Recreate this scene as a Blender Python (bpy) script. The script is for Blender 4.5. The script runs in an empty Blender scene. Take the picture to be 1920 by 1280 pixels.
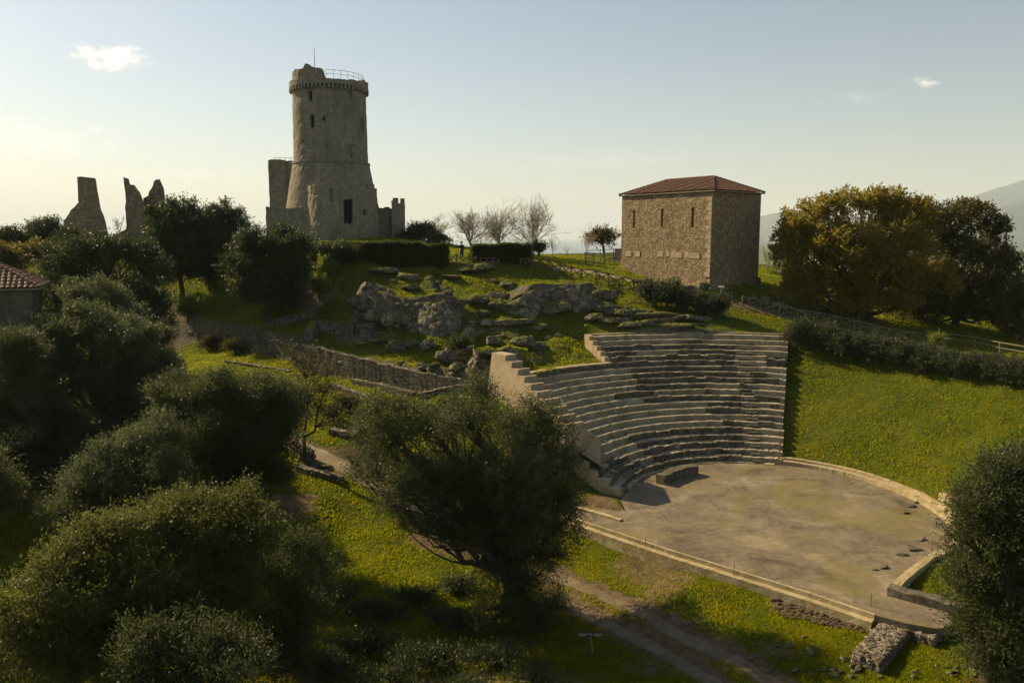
import bpy, math, random
import numpy as np
from mathutils import Vector
sc = bpy.context.scene
R = math.radians
# ------------------------------------------------------------------ camera
FPX = 1500.0; H = 16.5; PITCH = math.atan(195 / FPX)
cam_d = bpy.data.cameras.new('camera'); cam = bpy.data.objects.new('camera', cam_d)
sc.collection.objects.link(cam); sc.camera = cam
cam.location = (0, 0, H); cam.rotation_euler = (math.pi / 2 - PITCH, 0, 0)
cam_d.sensor_width = 36; cam_d.lens = FPX / 1920 * 36; cam_d.clip_start = 0.5; cam_d.clip_end = 90000
# ------------------------------------------------------------------ light
SUN_AZ = R(-54); SUN_EL = R(33)      # azimuth from +Y, negative = left of the view
sv = Vector((math.sin(SUN_AZ) * math.cos(SUN_EL), math.cos(SUN_AZ) * math.cos(SUN_EL), math.sin(SUN_EL)))
sd = bpy.data.lights.new('sun', 'SUN'); sun = bpy.data.objects.new('sun', sd); sc.collection.objects.link(sun)
sd.energy = 5.0; sd.angle = R(0.5); sd.color = (1.0, 0.80, 0.46)
sun.rotation_euler = sv.to_track_quat('Z', 'Y').to_euler(); sun.location = (-60, 60, 80)
w = bpy.data.worlds.new('World'); sc.world = w; w.use_nodes = True
nt = w.node_tree; N = nt.nodes; L = nt.links; N.clear()
out = N.new('ShaderNodeOutputWorld'); bg = N.new('ShaderNodeBackground'); sky = N.new('ShaderNodeTexSky')
sky.sky_type = 'NISHITA'; sky.sun_disc = False; sky.sun_elevation = SUN_EL; sky.sun_rotation = SUN_AZ
sky.air_density = 1.0; sky.dust_density = 0.7; sky.ozone_density = 1.0; sky.altitude = 100
hs = N.new('ShaderNodeHueSaturation'); hs.inputs['Saturation'].default_value = 1.02
L.new(sky.outputs[0], hs.inputs['Color'])
tint = N.new('ShaderNodeMix'); tint.data_type = 'RGBA'; tint.blend_type = 'MULTIPLY'; tint.inputs[0].default_value = 1
tint.inputs[7].default_value = (1.03, .975, .93, 1); L.new(hs.outputs[0], tint.inputs[6])
# a few small clouds, by direction in the sky
geo = N.new('ShaderNodeTexCoord')
def cloud_mask(u, v, su, sv_, seed):
    t = (640 - v) / FPX
    d = Vector(((u - 960) / FPX, math.cos(PITCH) + t * math.sin(PITCH), -math.sin(PITCH) + t * math.cos(PITCH))).normalized()
    mp = N.new('ShaderNodeVectorMath'); mp.operation = 'SUBTRACT'; mp.inputs[1].default_value = d
    L.new(geo.outputs['Generated'], mp.inputs[0])
    sc_ = N.new('ShaderNodeVectorMath'); sc_.operation = 'MULTIPLY'; sc_.inputs[1].default_value = (FPX / su, FPX / su, FPX / sv_)
    L.new(mp.outputs[0], sc_.inputs[0])
    ln = N.new('ShaderNodeVectorMath'); ln.operation = 'LENGTH'; L.new(sc_.outputs[0], ln.inputs[0])
    nz = N.new('ShaderNodeTexNoise'); nz.inputs['Scale'].default_value = 42 + seed; nz.inputs['Detail'].default_value = 7; nz.inputs['Roughness'].default_value = .6
    mz = N.new('ShaderNodeVectorMath'); mz.operation = 'MULTIPLY'; mz.inputs[1].default_value = (1, 1, 2.4); L.new(geo.outputs['Generated'], mz.inputs[0]); L.new(mz.outputs[0], nz.inputs['Vector'])
    a = N.new('ShaderNodeMath'); a.operation = 'MULTIPLY_ADD'; a.inputs[1].default_value = -1; a.inputs[2].default_value = 0.42; L.new(ln.outputs['Value'], a.inputs[0])
    b = N.new('ShaderNodeMath'); b.operation = 'MULTIPLY_ADD'; b.inputs[1].default_value = 2.6; L.new(nz.outputs['Fac'], b.inputs[0]); L.new(a.outputs[0], b.inputs[2])
    c = N.new('ShaderNodeMapRange'); c.inputs[1].default_value = 0.95; c.inputs[2].default_value = 1.9; c.interpolation_type = 'SMOOTHSTEP'; L.new(b.outputs[0], c.inputs[0])
    return c.outputs[0]
prev = tint.outputs[2]
CLOUDS = [(205, 108, 86, 30, 0, .75), (1738, 156, 28, 15, 9, .5), (1600, 186, 70, 14, 4, .16), (60, 262, 170, 45, 3, .3), (330, 330, 260, 30, 6, .14), (1150, 300, 330, 26, 12, .10)]
for (u, v, su, s2, seed, amt) in CLOUDS:
    mk = N.new('ShaderNodeMath'); mk.operation = 'MULTIPLY'; mk.inputs[1].default_value = amt; L.new(cloud_mask(u, v, su, s2, seed), mk.inputs[0])
    mx = N.new('ShaderNodeMix'); mx.data_type = 'RGBA'; L.new(mk.outputs[0], mx.inputs[0]); L.new(prev, mx.inputs[6]); mx.inputs[7].default_value = (17, 14.8, 12.0, 1)
    prev = mx.outputs[2]
L.new(prev, bg.inputs[0]); bg.inputs[1].default_value = 0.062
L.new(bg.outputs[0], out.inputs[0])
sc.view_settings.view_transform = 'Standard'; sc.view_settings.look = 'None'; sc.view_settings.exposure = 0.85; sc.view_settings.gamma = 1
sc.render.engine = 'CYCLES'; sc.cycles.max_bounces = 6; sc.cycles.transparent_max_bounces = 4; sc.cycles.volume_bounces = 1; sc.cycles.use_denoising = True
HAZE = 7e-5
random.seed(4); rng = np.random.default_rng(7)
C = sc.collection
# ------------------------------------------------------------------ helpers
def ray(u, v):
    t = (640 - v) / FPX
    return np.array([(u - 960) / FPX, math.cos(PITCH) + t * math.sin(PITCH), -math.sin(PITCH) + t * math.cos(PITCH)])
def at(u, v, Y):
    r = ray(u, v); return r * (Y / r[1]) + np.array([0, 0, H])
def onz(u, v, z):
    r = ray(u, v); return r * ((z - H) / r[2]) + np.array([0, 0, H])
def px2m(n, Y): return n / FPX * Y
def tag(o, label=None, cat=None, group=None, kind=None):
    if label: o['label'] = label
    if cat: o['category'] = cat
    if group: o['group'] = group
    if kind: o['kind'] = kind
    return o
def empty(name, loc, label=None, cat=None, group=None, rz=0):
    o = bpy.data.objects.new(name, None); C.objects.link(o); o.location = loc; o.rotation_euler = (0, 0, rz); o.empty_display_size = .3
    return tag(o, label, cat, group)
def mesh(name, V, F, mat, parent=None, smooth=False, loc=None, attr=None):
    me = bpy.data.meshes.new(name)
    V = np.asarray(V, dtype=np.float32).reshape(-1, 3)
    if isinstance(F, np.ndarray) and F.ndim == 2:
        n, k = F.shape
        me.vertices.add(len(V)); me.vertices.foreach_set('co', V.ravel())
        me.loops.add(n * k); me.loops.foreach_set('vertex_index', F.astype(np.int32).ravel())
        me.polygons.add(n); me.polygons.foreach_set('loop_start', np.arange(0, n * k, k, dtype=np.int32))
        me.update(calc_edges=True)
    else:
        me.from_pydata([tuple(map(float, p)) for p in V], [], [tuple(f) for f in F]); me.update()
    if smooth: me.polygons.foreach_set('use_smooth', [True] * len(me.polygons))
    if attr:
        for k_, a in attr.items():
            at_ = me.attributes.new(k_, 'FLOAT', 'POINT'); at_.data.foreach_set('value', np.asarray(a, dtype=np.float32))
    me.materials.append(mat)
    o = bpy.data.objects.new(name, me); C.objects.link(o)
    if parent: o.parent = parent
    if loc is not None: o.location = loc
    return o
class MB:
    def __init__(s): s.V = []; s.F = []
    def add(s, V, F):
        b = len(s.V); s.V += [tuple(p) for p in V]; s.F += [tuple(i + b for i in f) for f in F]
    def box(s, c, size, rz=0, jit=0):
        cx, cy, cz = c; a, b, h = size[0] / 2, size[1] / 2, size[2] / 2; co, si = math.cos(rz), math.sin(rz); V = []
        for z in (-h, h):
            for x, y in ((-a, -b), (a, -b), (a, b), (-a, b)):
                j = [random.uniform(-jit, jit) for _ in range(3)]
                V.append((cx + x * co - y * si + j[0], cy + x * si + y * co + j[1], cz + z + j[2]))
        s.add(V, [(3, 2, 1, 0), (4, 5, 6, 7), (0, 1, 5, 4), (1, 2, 6, 5), (2, 3, 7, 6), (3, 0, 4, 7)])
    def tube(s, p, q, r0, r1, n=6, cap=True):
        p = Vector(p); q = Vector(q); d = (q - p)
        if d.length < 1e-6: return
        d.normalize(); a = d.orthogonal().normalized(); b = d.cross(a); V = []
        for c_, r in ((p, r0), (q, r1)):
            for i in range(n):
                t = 2 * math.pi * i / n; V.append(c_ + a * (r * math.cos(t)) + b * (r * math.sin(t)))
        F = [(i, (i + 1) % n, n + (i + 1) % n, n + i) for i in range(n)]
        if cap: F += [tuple(reversed(range(n))), tuple(range(n, 2 * n))]
        s.add(V, F)
    def path(s, pts, rs, n=6):
        pts = [Vector(p) for p in pts]; V = []; F = []; a = None
        for i, p in enumerate(pts):
            d = (pts[min(i + 1, len(pts) - 1)] - pts[max(i - 1, 0)]).normalized()
            a = d.orthogonal().normalized() if a is None else (a - d * a.dot(d)).normalized()
            b = d.cross(a)
            for j in range(n):
                t = 2 * math.pi * j / n; V.append(p + a * (rs[i] * math.cos(t)) + b * (rs[i] * math.sin(t)))
        for i in range(len(pts) - 1):
            for j in range(n): F.append((i * n + j, i * n + (j + 1) % n, (i + 1) * n + (j + 1) % n, (i + 1) * n + j))
        F.append(tuple(range((len(pts) - 1) * n, len(pts) * n))); s.add(V, F)
    def prism(s, poly, z0, z1):   # poly counter-clockwise; z0,z1 scalars or lists
        n = len(poly); z0 = [z0] * n if np.isscalar(z0) else z0; z1 = [z1] * n if np.isscalar(z1) else z1
        V = [(p[0], p[1], z) for p, z in zip(poly, z0)] + [(p[0], p[1], z) for p, z in zip(poly, z1)]
        s.add(V, [tuple(reversed(range(n))), tuple(range(n, 2 * n))] + [(i, (i + 1) % n, n + (i + 1) % n, n + i) for i in range(n)])
    def build(s, name, mat, parent=None, smooth=False, loc=None): return mesh(name, np.array(s.V), s.F, mat, parent, smooth, loc)
# numpy value noise
def _h(ix, iy, iz, seed):
    n = (ix * 374761393 + iy * 668265263 + iz * 2147483647 + seed * 974634777) & 0xffffffff
    n = ((n ^ (n >> 13)) * 1274126177) & 0xffffffff; n = n ^ (n >> 16)
    return (n & 0xffff) / 65535.0
def vnoise(x, y, z, seed=0):
    x = np.asarray(x, float); y = np.asarray(y, float) + 0 * x; z = np.asarray(z, float) + 0 * x
    ix = np.floor(x).astype(np.int64); iy = np.floor(y).astype(np.int64); iz = np.floor(z).astype(np.int64)
    fx = x - ix; fy = y - iy; fz = z - iz; fx = fx * fx * (3 - 2 * fx); fy = fy * fy * (3 - 2 * fy); fz = fz * fz * (3 - 2 * fz); r = 0
    for dx in (0, 1):
        for dy in (0, 1):
            for dz in (0, 1):
                r = r + _h(ix + dx, iy + dy, iz + dz, seed) * (fx if dx else 1 - fx) * (fy if dy else 1 - fy) * (fz if dz else 1 - fz)
    return r
def fbm(x, y, z=0., o=4, seed=0, g=.5):
    r = 0; a = 1; t = 0
    for i in range(o): r = r + a * (vnoise(np.asarray(x) * 2 ** i, np.asarray(y) * 2 ** i, np.asarray(z) * 2 ** i, seed + i) - .5); t += a; a *= g
    return r / t * 2
def sstep(a, b, x): t = np.clip((x - a) / (b - a), 0, 1); return t * t * (3 - 2 * t)
# ------------------------------------------------------------------ materials
def new_mat(name):
    m = bpy.data.materials.new(name); m.use_nodes = True; t = m.node_tree; t.nodes.clear(); return m, t.nodes, t.links
def ramp(n, stops):
    r = n.new('ShaderNodeValToRGB'); e = r.color_ramp.elements
    while len(e) < len(stops): e.new(.5)
    for el, (p, c) in zip(e, stops): el.position = p; el.color = (*c, 1) if len(c) == 3 else c
    return r
def mixc(n, l, f, a, b, blend='MIX'):
    m = n.new('ShaderNodeMix'); m.data_type = 'RGBA'; m.blend_type = blend
    for sock, v in ((0, f), (6, a), (7, b)):
        if hasattr(v, 'links'): l.new(v, m.inputs[sock])
        else: m.inputs[sock].default_value = v if sock == 0 else ((*v, 1) if len(v) == 3 else v)
    return m.outputs[2]
def noise(n, l, vec, scale, detail=5, rough=.6, dist=0):
    t = n.new('ShaderNodeTexNoise'); t.inputs['Scale'].default_value = scale; t.inputs['Detail'].default_value = detail
    t.inputs['Roughness'].default_value = rough; t.inputs['Distortion'].default_value = dist; l.new(vec, t.inputs['Vector']); return t.outputs['Fac']
def mrange(n, l, x, a, b, c=0, d=1):
    m = n.new('ShaderNodeMapRange'); m.inputs[1].default_value = a; m.inputs[2].default_value = b; m.inputs[3].default_value = c; m.inputs[4].default_value = d
    l.new(x, m.inputs[0]); return m.outputs[0]
def mth(n, l, op, a, b=0.):
    m = n.new('ShaderNodeMath'); m.operation = op
    for i, v in enumerate((a, b)):
        if hasattr(v, 'links'): l.new(v, m.inputs[i])
        else: m.inputs[i].default_value = v
    return m.outputs[0]
def vscale(n, l, vec, s):
    m = n.new('ShaderNodeMapping'); m.inputs['Scale'].default_value = s; l.new(vec, m.inputs[0]); return m.outputs[0]
def finish(n, l, col, rough=.9, bump=None, dist=.03, spec=.2, strength=1.):
    p = n.new('ShaderNodeBsdfPrincipled'); o = n.new('ShaderNodeOutputMaterial')
    if hasattr(col, 'links'): l.new(col, p.inputs['Base Color'])
    else: p.inputs['Base Color'].default_value = (*col, 1)
    p.inputs['Roughness'].default_value = rough; p.inputs['Specular IOR Level'].default_value = spec
    if bump is not None:
        b = n.new('ShaderNodeBump'); b.inputs['Distance'].default_value = dist; b.inputs['Strength'].default_value = strength; l.new(bump, b.inputs['Height']); l.new(b.outputs[0], p.inputs['Normal'])
    l.new(p.outputs[0], o.inputs[0]); return p
def stone_mat(name, c1, c2, c3, scale=1., bump=.06, moss=0., mosscol=(.10, .11, .03)):
    m, n, l = new_mat(name); g = n.new('ShaderNodeNewGeometry').outputs['Position']
    a = noise(n, l, g, 1.6 * scale, 8, .65); b = noise(n, l, g, 7 * scale, 6, .7); d = noise(n, l, g, .5 * scale, 3, .5)
    r = ramp(n, [(.3, c1), (.5, c2), (.7, c3)]); l.new(a, r.inputs[0])
    col = mixc(n, l, mrange(n, l, b, .55, .75, 0, .6), r.outputs[0], tuple(x * .45 for x in c1))
    col = mixc(n, l, mrange(n, l, d, .5, .62, 0, .55), col, c3)
    if moss: col = mixc(n, l, mrange(n, l, noise(n, l, g, 1.1 * scale, 6, .7), .5, .6, 0, moss), col, mosscol)
    finish(n, l, col, .95, mth(n, l, 'ADD', a, mth(n, l, 'MULTIPLY', b, .4)), bump * 2); return m
def mossy(name, base, c1, c2, c3, scale=1.):
    m, n, l = new_mat(name); gg = n.new('ShaderNodeNewGeometry'); g = gg.outputs['Position']
    a = noise(n, l, g, 1.3 * scale, 9, .7); b = noise(n, l, g, 6 * scale, 6, .75); vo = n.new('ShaderNodeTexVoronoi'); vo.feature = 'DISTANCE_TO_EDGE'; vo.inputs['Scale'].default_value = .9 * scale
    wn = n.new('ShaderNodeTexNoise'); wn.inputs['Scale'].default_value = 1.5; wn.inputs['Detail'].default_value = 4; l.new(g, wn.inputs['Vector']); av = n.new('ShaderNodeVectorMath'); l.new(g, av.inputs[0]); l.new(wn.outputs['Color'], av.inputs[1]); l.new(av.outputs[0], vo.inputs['Vector'])
    r = ramp(n, [(.3, c1), (.5, c2), (.68, c3)]); l.new(a, r.inputs[0]); col = mixc(n, l, mrange(n, l, b, .5, .72, 0, .7), r.outputs[0], tuple(x * .5 for x in c1))
    col = mixc(n, l, mrange(n, l, vo.outputs['Distance'], .08, .0, 0, .7), col, tuple(x * .35 for x in c1))
    sp = n.new('ShaderNodeSeparateXYZ'); l.new(gg.outputs['Normal'], sp.inputs[0]); up_ = mth(n, l, 'ADD', sp.outputs[2], mth(n, l, 'MULTIPLY', a, 1.1)); mm = mrange(n, l, up_, 1.12, 1.34, 0, .92)
    col = mixc(n, l, mm, col, mixc(n, l, b, (.08, .095, .010), (.17, .165, .02)))
    finish(n, l, col, .95, mth(n, l, 'ADD', mth(n, l, 'ADD', a, mth(n, l, 'MULTIPLY', b, .5)), mth(n, l, 'MULTIPLY', mrange(n, l, vo.outputs['Distance'], 0, .12), .5)), .3); return m
def rubble_mat(name, c1, c2, c3, mortar, size=.3, flat=1.0, bump=.05, band=False, stain=.5):
    m, n, l = new_mat(name); g = n.new('ShaderNodeTexCoord').outputs['Object']
    wv = noise(n, l, g, 2.2, 3, .5); wob = n.new('ShaderNodeVectorMath'); wob.operation = 'SCALE'; wob.inputs['Scale'].default_value = .12
    nn = n.new('ShaderNodeTexNoise'); nn.inputs['Scale'].default_value = 2.5; l.new(g, nn.inputs['Vector']); l.new(nn.outputs['Color'], wob.inputs[0])
    ad = n.new('ShaderNodeVectorMath'); l.new(g, ad.inputs[0]); l.new(wob.outputs[0], ad.inputs[1])
    vec = vscale(n, l, ad.outputs[0], (1 / size, 1 / size, 1 / size * flat))
    v1 = n.new('ShaderNodeTexVoronoi'); l.new(vec, v1.inputs['Vector']); v1.inputs['Scale'].default_value = 1
    v2 = n.new('ShaderNodeTexVoronoi'); v2.feature = 'DISTANCE_TO_EDGE'; l.new(vec, v2.inputs['Vector']); v2.inputs['Scale'].default_value = 1
    hv = n.new('ShaderNodeSeparateColor'); l.new(v1.outputs['Color'], hv.inputs[0])
    r = ramp(n, [(.1, c1), (.5, c2), (.9, c3)]); l.new(hv.outputs[0], r.inputs[0])
    edge = mrange(n, l, v2.outputs['Distance'], .02, .12)
    col = mixc(n, l, edge, mortar, r.outputs[0])
    st = noise(n, l, vscale(n, l, g, (1, 1, .45)), .55, 6, .65)
    col = mixc(n, l, mrange(n, l, st, .48, .7, 0, stain), col, tuple(x * .42 for x in c1))
    fine = noise(n, l, g, 14, 4, .7); col = mixc(n, l, mrange(n, l, fine, .4, .7, 0, .35), col, c3)
    vs_ = noise(n, l, vscale(n, l, g, (1, 1, .10)), 1.4, 5, .6); col = mixc(n, l, mrange(n, l, vs_, .52, .68, 0, stain * .6), col, tuple(x * .5 for x in c1))
    hgt = mth(n, l, 'ADD', mth(n, l, 'MULTIPLY', edge, mth(n, l, 'MULTIPLY_ADD', hv.outputs[1], .8)), mth(n, l, 'MULTIPLY', fine, .35))
    finish(n, l, col, .95, hgt, bump); return m
def leaf_mat(name, dark, mid, lite, transl=.35, gloss=.25, tcol=None):
    m, n, l = new_mat(name); g = n.new('ShaderNodeNewGeometry')
    r = ramp(n, [(0., dark), (.55, mid), (1., lite)]); l.new(g.outputs['Random Per Island'], r.inputs[0])
    big = noise(n, l, g.outputs['Position'], .7, 3, .6)
    col = mixc(n, l, mrange(n, l, big, .42, .6, 0, .55), r.outputs[0], mid)
    p = n.new('ShaderNodeBsdfPrincipled'); l.new(col, p.inputs['Base Color']); p.inputs['Roughness'].default_value = .5; p.inputs['Specular IOR Level'].default_value = gloss
    t = n.new('ShaderNodeBsdfTranslucent'); l.new(mixc(n, l, .6, col, tcol or tuple(min(1, x * 2.2) for x in lite)), t.inputs[0])
    mx = n.new('ShaderNodeMixShader'); mx.inputs[0].default_value = transl; l.new(p.outputs[0], mx.inputs[1]); l.new(t.outputs[0], mx.inputs[2])
    o = n.new('ShaderNodeOutputMaterial'); l.new(mx.outputs[0], o.inputs[0]); return m
def plain_mat(name, col, rough=.8, var=.3, sc_=4, metal=0):
    m, n, l = new_mat(name); g = n.new('ShaderNodeTexCoord').outputs['Object']
    a = noise(n, l, g, sc_, 6, .65); c = mixc(n, l, mrange(n, l, a, .35, .65), tuple(x * (1 - var) for x in col), tuple(min(1, x * (1 + var)) for x in col))
    p = finish(n, l, c, rough, a, .02); p.inputs['Metallic'].default_value = metal; return m
M = {}
M['rock'] = mossy('rock_limestone', 0, (.15, .125, .088), (.26, .225, .165), (.42, .375, .29))
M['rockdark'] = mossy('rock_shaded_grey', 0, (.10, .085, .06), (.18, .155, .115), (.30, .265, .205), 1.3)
M['pale'] = stone_mat('pale_step_stone', (.20, .16, .10), (.27, .22, .145), (.34, .285, .195), .8, .012)
m, n, l = new_mat('pale_step_stone'); g = n.new('ShaderNodeNewGeometry').outputs['Position']
a = noise(n, l, g, .9, 6, .65); b = noise(n, l, g, 5, 7, .72); c_ = noise(n, l, vscale(n, l, g, (1, 1, .35)), 1.8, 6, .7)
r1 = ramp(n, [(.35, (.22, .175, .115)), (.5, (.31, .255, .17)), (.65, (.40, .34, .24))]); l.new(a, r1.inputs[0])
col = mixc(n, l, mrange(n, l, b, .52, .70, 0, .55), r1.outputs[0], (.13, .11, .075)); col = mixc(n, l, mrange(n, l, c_, .52, .66, 0, .65), col, (.11, .092, .06))
finish(n, l, col, .95, mth(n, l, 'ADD', a, b), .03); M['pale'] = m
M['old'] = stone_mat('weathered_seat_stone', (.05, .042, .028), (.10, .086, .06), (.20, .18, .13), 2.0, .06)
M['render_tan'] = stone_mat('tan_plaster', (.24, .175, .10), (.34, .26, .165), (.43, .34, .23), .9, .02)
M['kerb'] = stone_mat('kerb_stone', (.26, .195, .105), (.36, .285, .165), (.46, .38, .24), 1.2, .03, .4, (.17, .14, .03))
M['chapel'] = rubble_mat('chapel_rubble', (.20, .14, .08), (.30, .22, .13), (.42, .32, .20), (.19, .135, .08), .25, 1.25, .07, stain=.3)
M['chapelblock'] = stone_mat('chapel_ashlar', (.30, .23, .14), (.38, .30, .19), (.45, .36, .24), 1, .02)
M['tower'] = rubble_mat('tower_masonry', (.20, .17, .12), (.245, .21, .15), (.30, .26, .19), (.20, .17, .12), .5, 1.4, .02, stain=.75)
M['ruin'] = rubble_mat('ruin_masonry', (.20, .15, .095), (.30, .235, .15), (.38, .30, .20), (.16, .12, .08), .4, 1.3, .07, stain=.6)
M['wall'] = rubble_mat('retaining_masonry', (.085, .072, .05), (.15, .128, .088), (.24, .21, .15), (.05, .042, .028), .42, 1.7, .07, stain=.4)
M['rubble'] = rubble_mat('rubble_top', (.13, .10, .07), (.21, .17, .125), (.32, .27, .20), (.07, .055, .038), .2, 1.0, .12, stain=.2)
M['dark'] = plain_mat('dark_opening', (.012, .011, .009), 1, .1)
M['wood'] = plain_mat('weathered_wood', (.13, .085, .05), .85, .35, 6)
M['woodgrey'] = plain_mat('grey_wood', (.16, .135, .10), .85, .3, 6)
M['bark'] = plain_mat('olive_bark', (.055, .043, .03), .95, .45, 5)
M['twig'] = plain_mat('bare_twigs', (.36, .32, .25), .9, .2, 2)
M['metal'] = plain_mat('galvanised_rail', (.45, .44, .40), .45, .1, 3, .6)
M['metaldark'] = plain_mat('dark_metal', (.03, .03, .03), .5, .1, 3, .3)
M['olive'] = leaf_mat('olive_leaves', (.028, .035, .011), (.047, .056, .018), (.082, .094, .036), .30, .2)
M['olivepale'] = leaf_mat('olive_leaves_pale', (.038, .048, .018), (.058, .072, .028), (.095, .11, .05), .32, .22)
M['olivegold'] = leaf_mat('olive_leaves_golden', (.038, .044, .008), (.065, .072, .014), (.11, .115, .030), .38, .22)
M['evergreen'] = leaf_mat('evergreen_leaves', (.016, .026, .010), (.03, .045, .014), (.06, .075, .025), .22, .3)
M['hedge'] = leaf_mat('hedge_leaves', (.018, .028, .008), (.035, .05, .012), (.07, .085, .022), .25, .25)
M['rosemary'] = leaf_mat('rosemary_leaves', (.022, .03, .014), (.042, .05, .024), (.09, .097, .052), .2, .2)
M['oak'] = leaf_mat('oak_leaves_tawny', (.075, .066, .010), (.17, .135, .016), (.31, .235, .035), .46, .25, (.54, .42, .05))
M['oakdark'] = leaf_mat('oak_leaves_green', (.025, .03, .008), (.055, .052, .012), (.12, .095, .02), .35, .3)
M['bramble'] = leaf_mat('scrub_leaves', (.03, .034, .01), (.055, .058, .016), (.10, .085, .03), .3, .2)
M['ivy'] = leaf_mat('yellow_green_leaves', (.05, .065, .01), (.10, .125, .018), (.17, .19, .03), .4, .2)
# grass blades
m, n, l = new_mat('grass_blades'); g = n.new('ShaderNodeNewGeometry')
rr = ramp(n, [(0., (.055, .065, .005)), (.5, (.12, .135, .008)), (.9, (.18, .18, .014)), (1., (.24, .20, .04))]); l.new(g.outputs['Random Per Island'], rr.inputs[0])
big = noise(n, l, g.outputs['Position'], .22, 4, .6); big2 = noise(n, l, g.outputs['Position'], 1.1, 4, .65)
big3 = noise(n, l, g.outputs['Position'], .6, 6, .7); col = mixc(n, l, mrange(n, l, big, .4, .6, 0, .8), rr.outputs[0], (.17, .15, .014)); col = mixc(n, l, mrange(n, l, big3, .55, .63, 0, .8), col, (.14, .10, .03))
col = mixc(n, l, mrange(n, l, big2, .5, .68, 0, .6), col, (.06, .085, .01))
d = n.new('ShaderNodeBsdfDiffuse'); l.new(col, d.inputs[0]); t = n.new('ShaderNodeBsdfTranslucent')
l.new(mixc(n, l, 1., col, (2.6, 2.75, .8), 'MULTIPLY'), t.inputs[0])
mx = n.new('ShaderNodeMixShader'); mx.inputs[0].default_value = .52; l.new(d.outputs[0], mx.inputs[1]); l.new(t.outputs[0], mx.inputs[2])
o = n.new('ShaderNodeOutputMaterial'); l.new(mx.outputs[0], o.inputs[0]); M['grass'] = m
# ground
m, n, l = new_mat('turf_ground'); g = n.new('ShaderNodeNewGeometry').outputs['Position']
a = noise(n, l, g, .25, 6, .6); b = noise(n, l, g, 1.7, 8, .7); c_ = noise(n, l, g, 9, 6, .7)
r1 = ramp(n, [(.32, (.040, .055, .006)), (.5, (.075, .10, .009)), (.68, (.125, .125, .014))]); l.new(a, r1.inputs[0])
col = mixc(n, l, mrange(n, l, b, .52, .66, 0, .8), r1.outputs[0], (.085, .07, .022))
col = mixc(n, l, mrange(n, l, c_, .5, .7, 0, .6), col, (.045, .052, .008))
at_ = n.new('ShaderNodeAttribute'); at_.attribute_name = 'rocky'
rk = ramp(n, [(.3, (.07, .058, .038)), (.55, (.15, .125, .085)), (.75, (.26, .225, .16))]); l.new(b, rk.inputs[0])
msk = mrange(n, l, mth(n, l, 'ADD', at_.outputs['Fac'], mth(n, l, 'MULTIPLY_ADD', c_, .6)), .62, .82)
msk2 = n.new('ShaderNodeMath'); msk2.operation = 'ADD'; l.new(at_.outputs['Fac'], msk2.inputs[0]); l.new(mth(n, l, 'MULTIPLY', b, .7), msk2.inputs[1])
col = mixc(n, l, mrange(n, l, msk2.outputs[0], .70, .84), col, rk.outputs[0])
at2 = n.new('ShaderNodeAttribute'); at2.attribute_name = 'dirt'
ds = ramp(n, [(.35, (.10, .068, .038)), (.6, (.19, .135, .08)), (.8, (.26, .20, .13))]); l.new(b, ds.inputs[0])
col = mixc(n, l, mrange(n, l, mth(n, l, 'ADD', at2.outputs['Fac'], mth(n, l, 'MULTIPLY', b, .5)), .55, .85), col, ds.outputs[0])
finish(n, l, col, 1, mth(n, l, 'ADD', b, mth(n, l, 'MULTIPLY', c_, .35)), .28, .05); M['ground'] = m
M['clod'] = stone_mat('dug_earth', (.045, .03, .018), (.085, .06, .036), (.14, .105, .065), 3, .03)
M['track'] = stone_mat('beaten_earth', (.10, .072, .043), (.145, .108, .068), (.195, .15, .10), 1.2, .02)
M['pathdirt'] = stone_mat('path_dirt', (.20, .15, .095), (.27, .21, .14), (.34, .27, .19), 1.0, .02)
# orchestra concrete
m, n, l = new_mat('orchestra_concrete'); g = n.new('ShaderNodeNewGeometry').outputs['Position']
a = noise(n, l, g, .35, 8, .65, .6); b = noise(n, l, g, 2.5, 8, .7); c_ = noise(n, l, g, 12, 5, .7); e_ = noise(n, l, vscale(n, l, g, (1, 1, 1)), .16, 4, .55, 1.)
r1 = ramp(n, [(.34, (.075, .056, .035)), (.46, (.135, .103, .067)), (.57, (.19, .148, .098)), (.7, (.30, .24, .165))]); l.new(a, r1.inputs[0])
col = mixc(n, l, mrange(n, l, b, .5, .7, 0, .5), r1.outputs[0], (.30, .25, .185))
col = mixc(n, l, mrange(n, l, b, .5, .3, 0, .5), col, (.10, .075, .05))
col = mixc(n, l, mrange(n, l, e_, .50, .63, 0, .6), col, (.18, .145, .04))
vo = n.new('ShaderNodeTexVoronoi'); vo.inputs['Scale'].default_value = 2.6; l.new(g, vo.inputs['Vector'])
dots = mth(n, l, 'MULTIPLY', mrange(n, l, vo.outputs['Distance'], .11, .05), mrange(n, l, noise(n, l, g, .5, 4, .6), .52, .6))
col = mixc(n, l, dots, col, (.55, .48, .36))
crk = n.new('ShaderNodeTexVoronoi'); crk.feature = 'DISTANCE_TO_EDGE'; crk.inputs['Scale'].default_value = .22
wn = n.new('ShaderNodeTexNoise'); wn.inputs['Scale'].default_value = .8; wn.inputs['Detail'].default_value = 5; l.new(g, wn.inputs['Vector'])
av = n.new('ShaderNodeVectorMath'); l.new(g, av.inputs[0]); l.new(wn.outputs['Color'], av.inputs[1]); l.new(av.outputs[0], crk.inputs['Vector'])
col = mixc(n, l, mrange(n, l, crk.outputs['Distance'], .012, .003, 0, .22), col, (.08, .06, .04))
finish(n, l, col, .8, mth(n, l, 'ADD', b, mth(n, l, 'MULTIPLY', c_, .3)), .03, .3); M['orch'] = m
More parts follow.
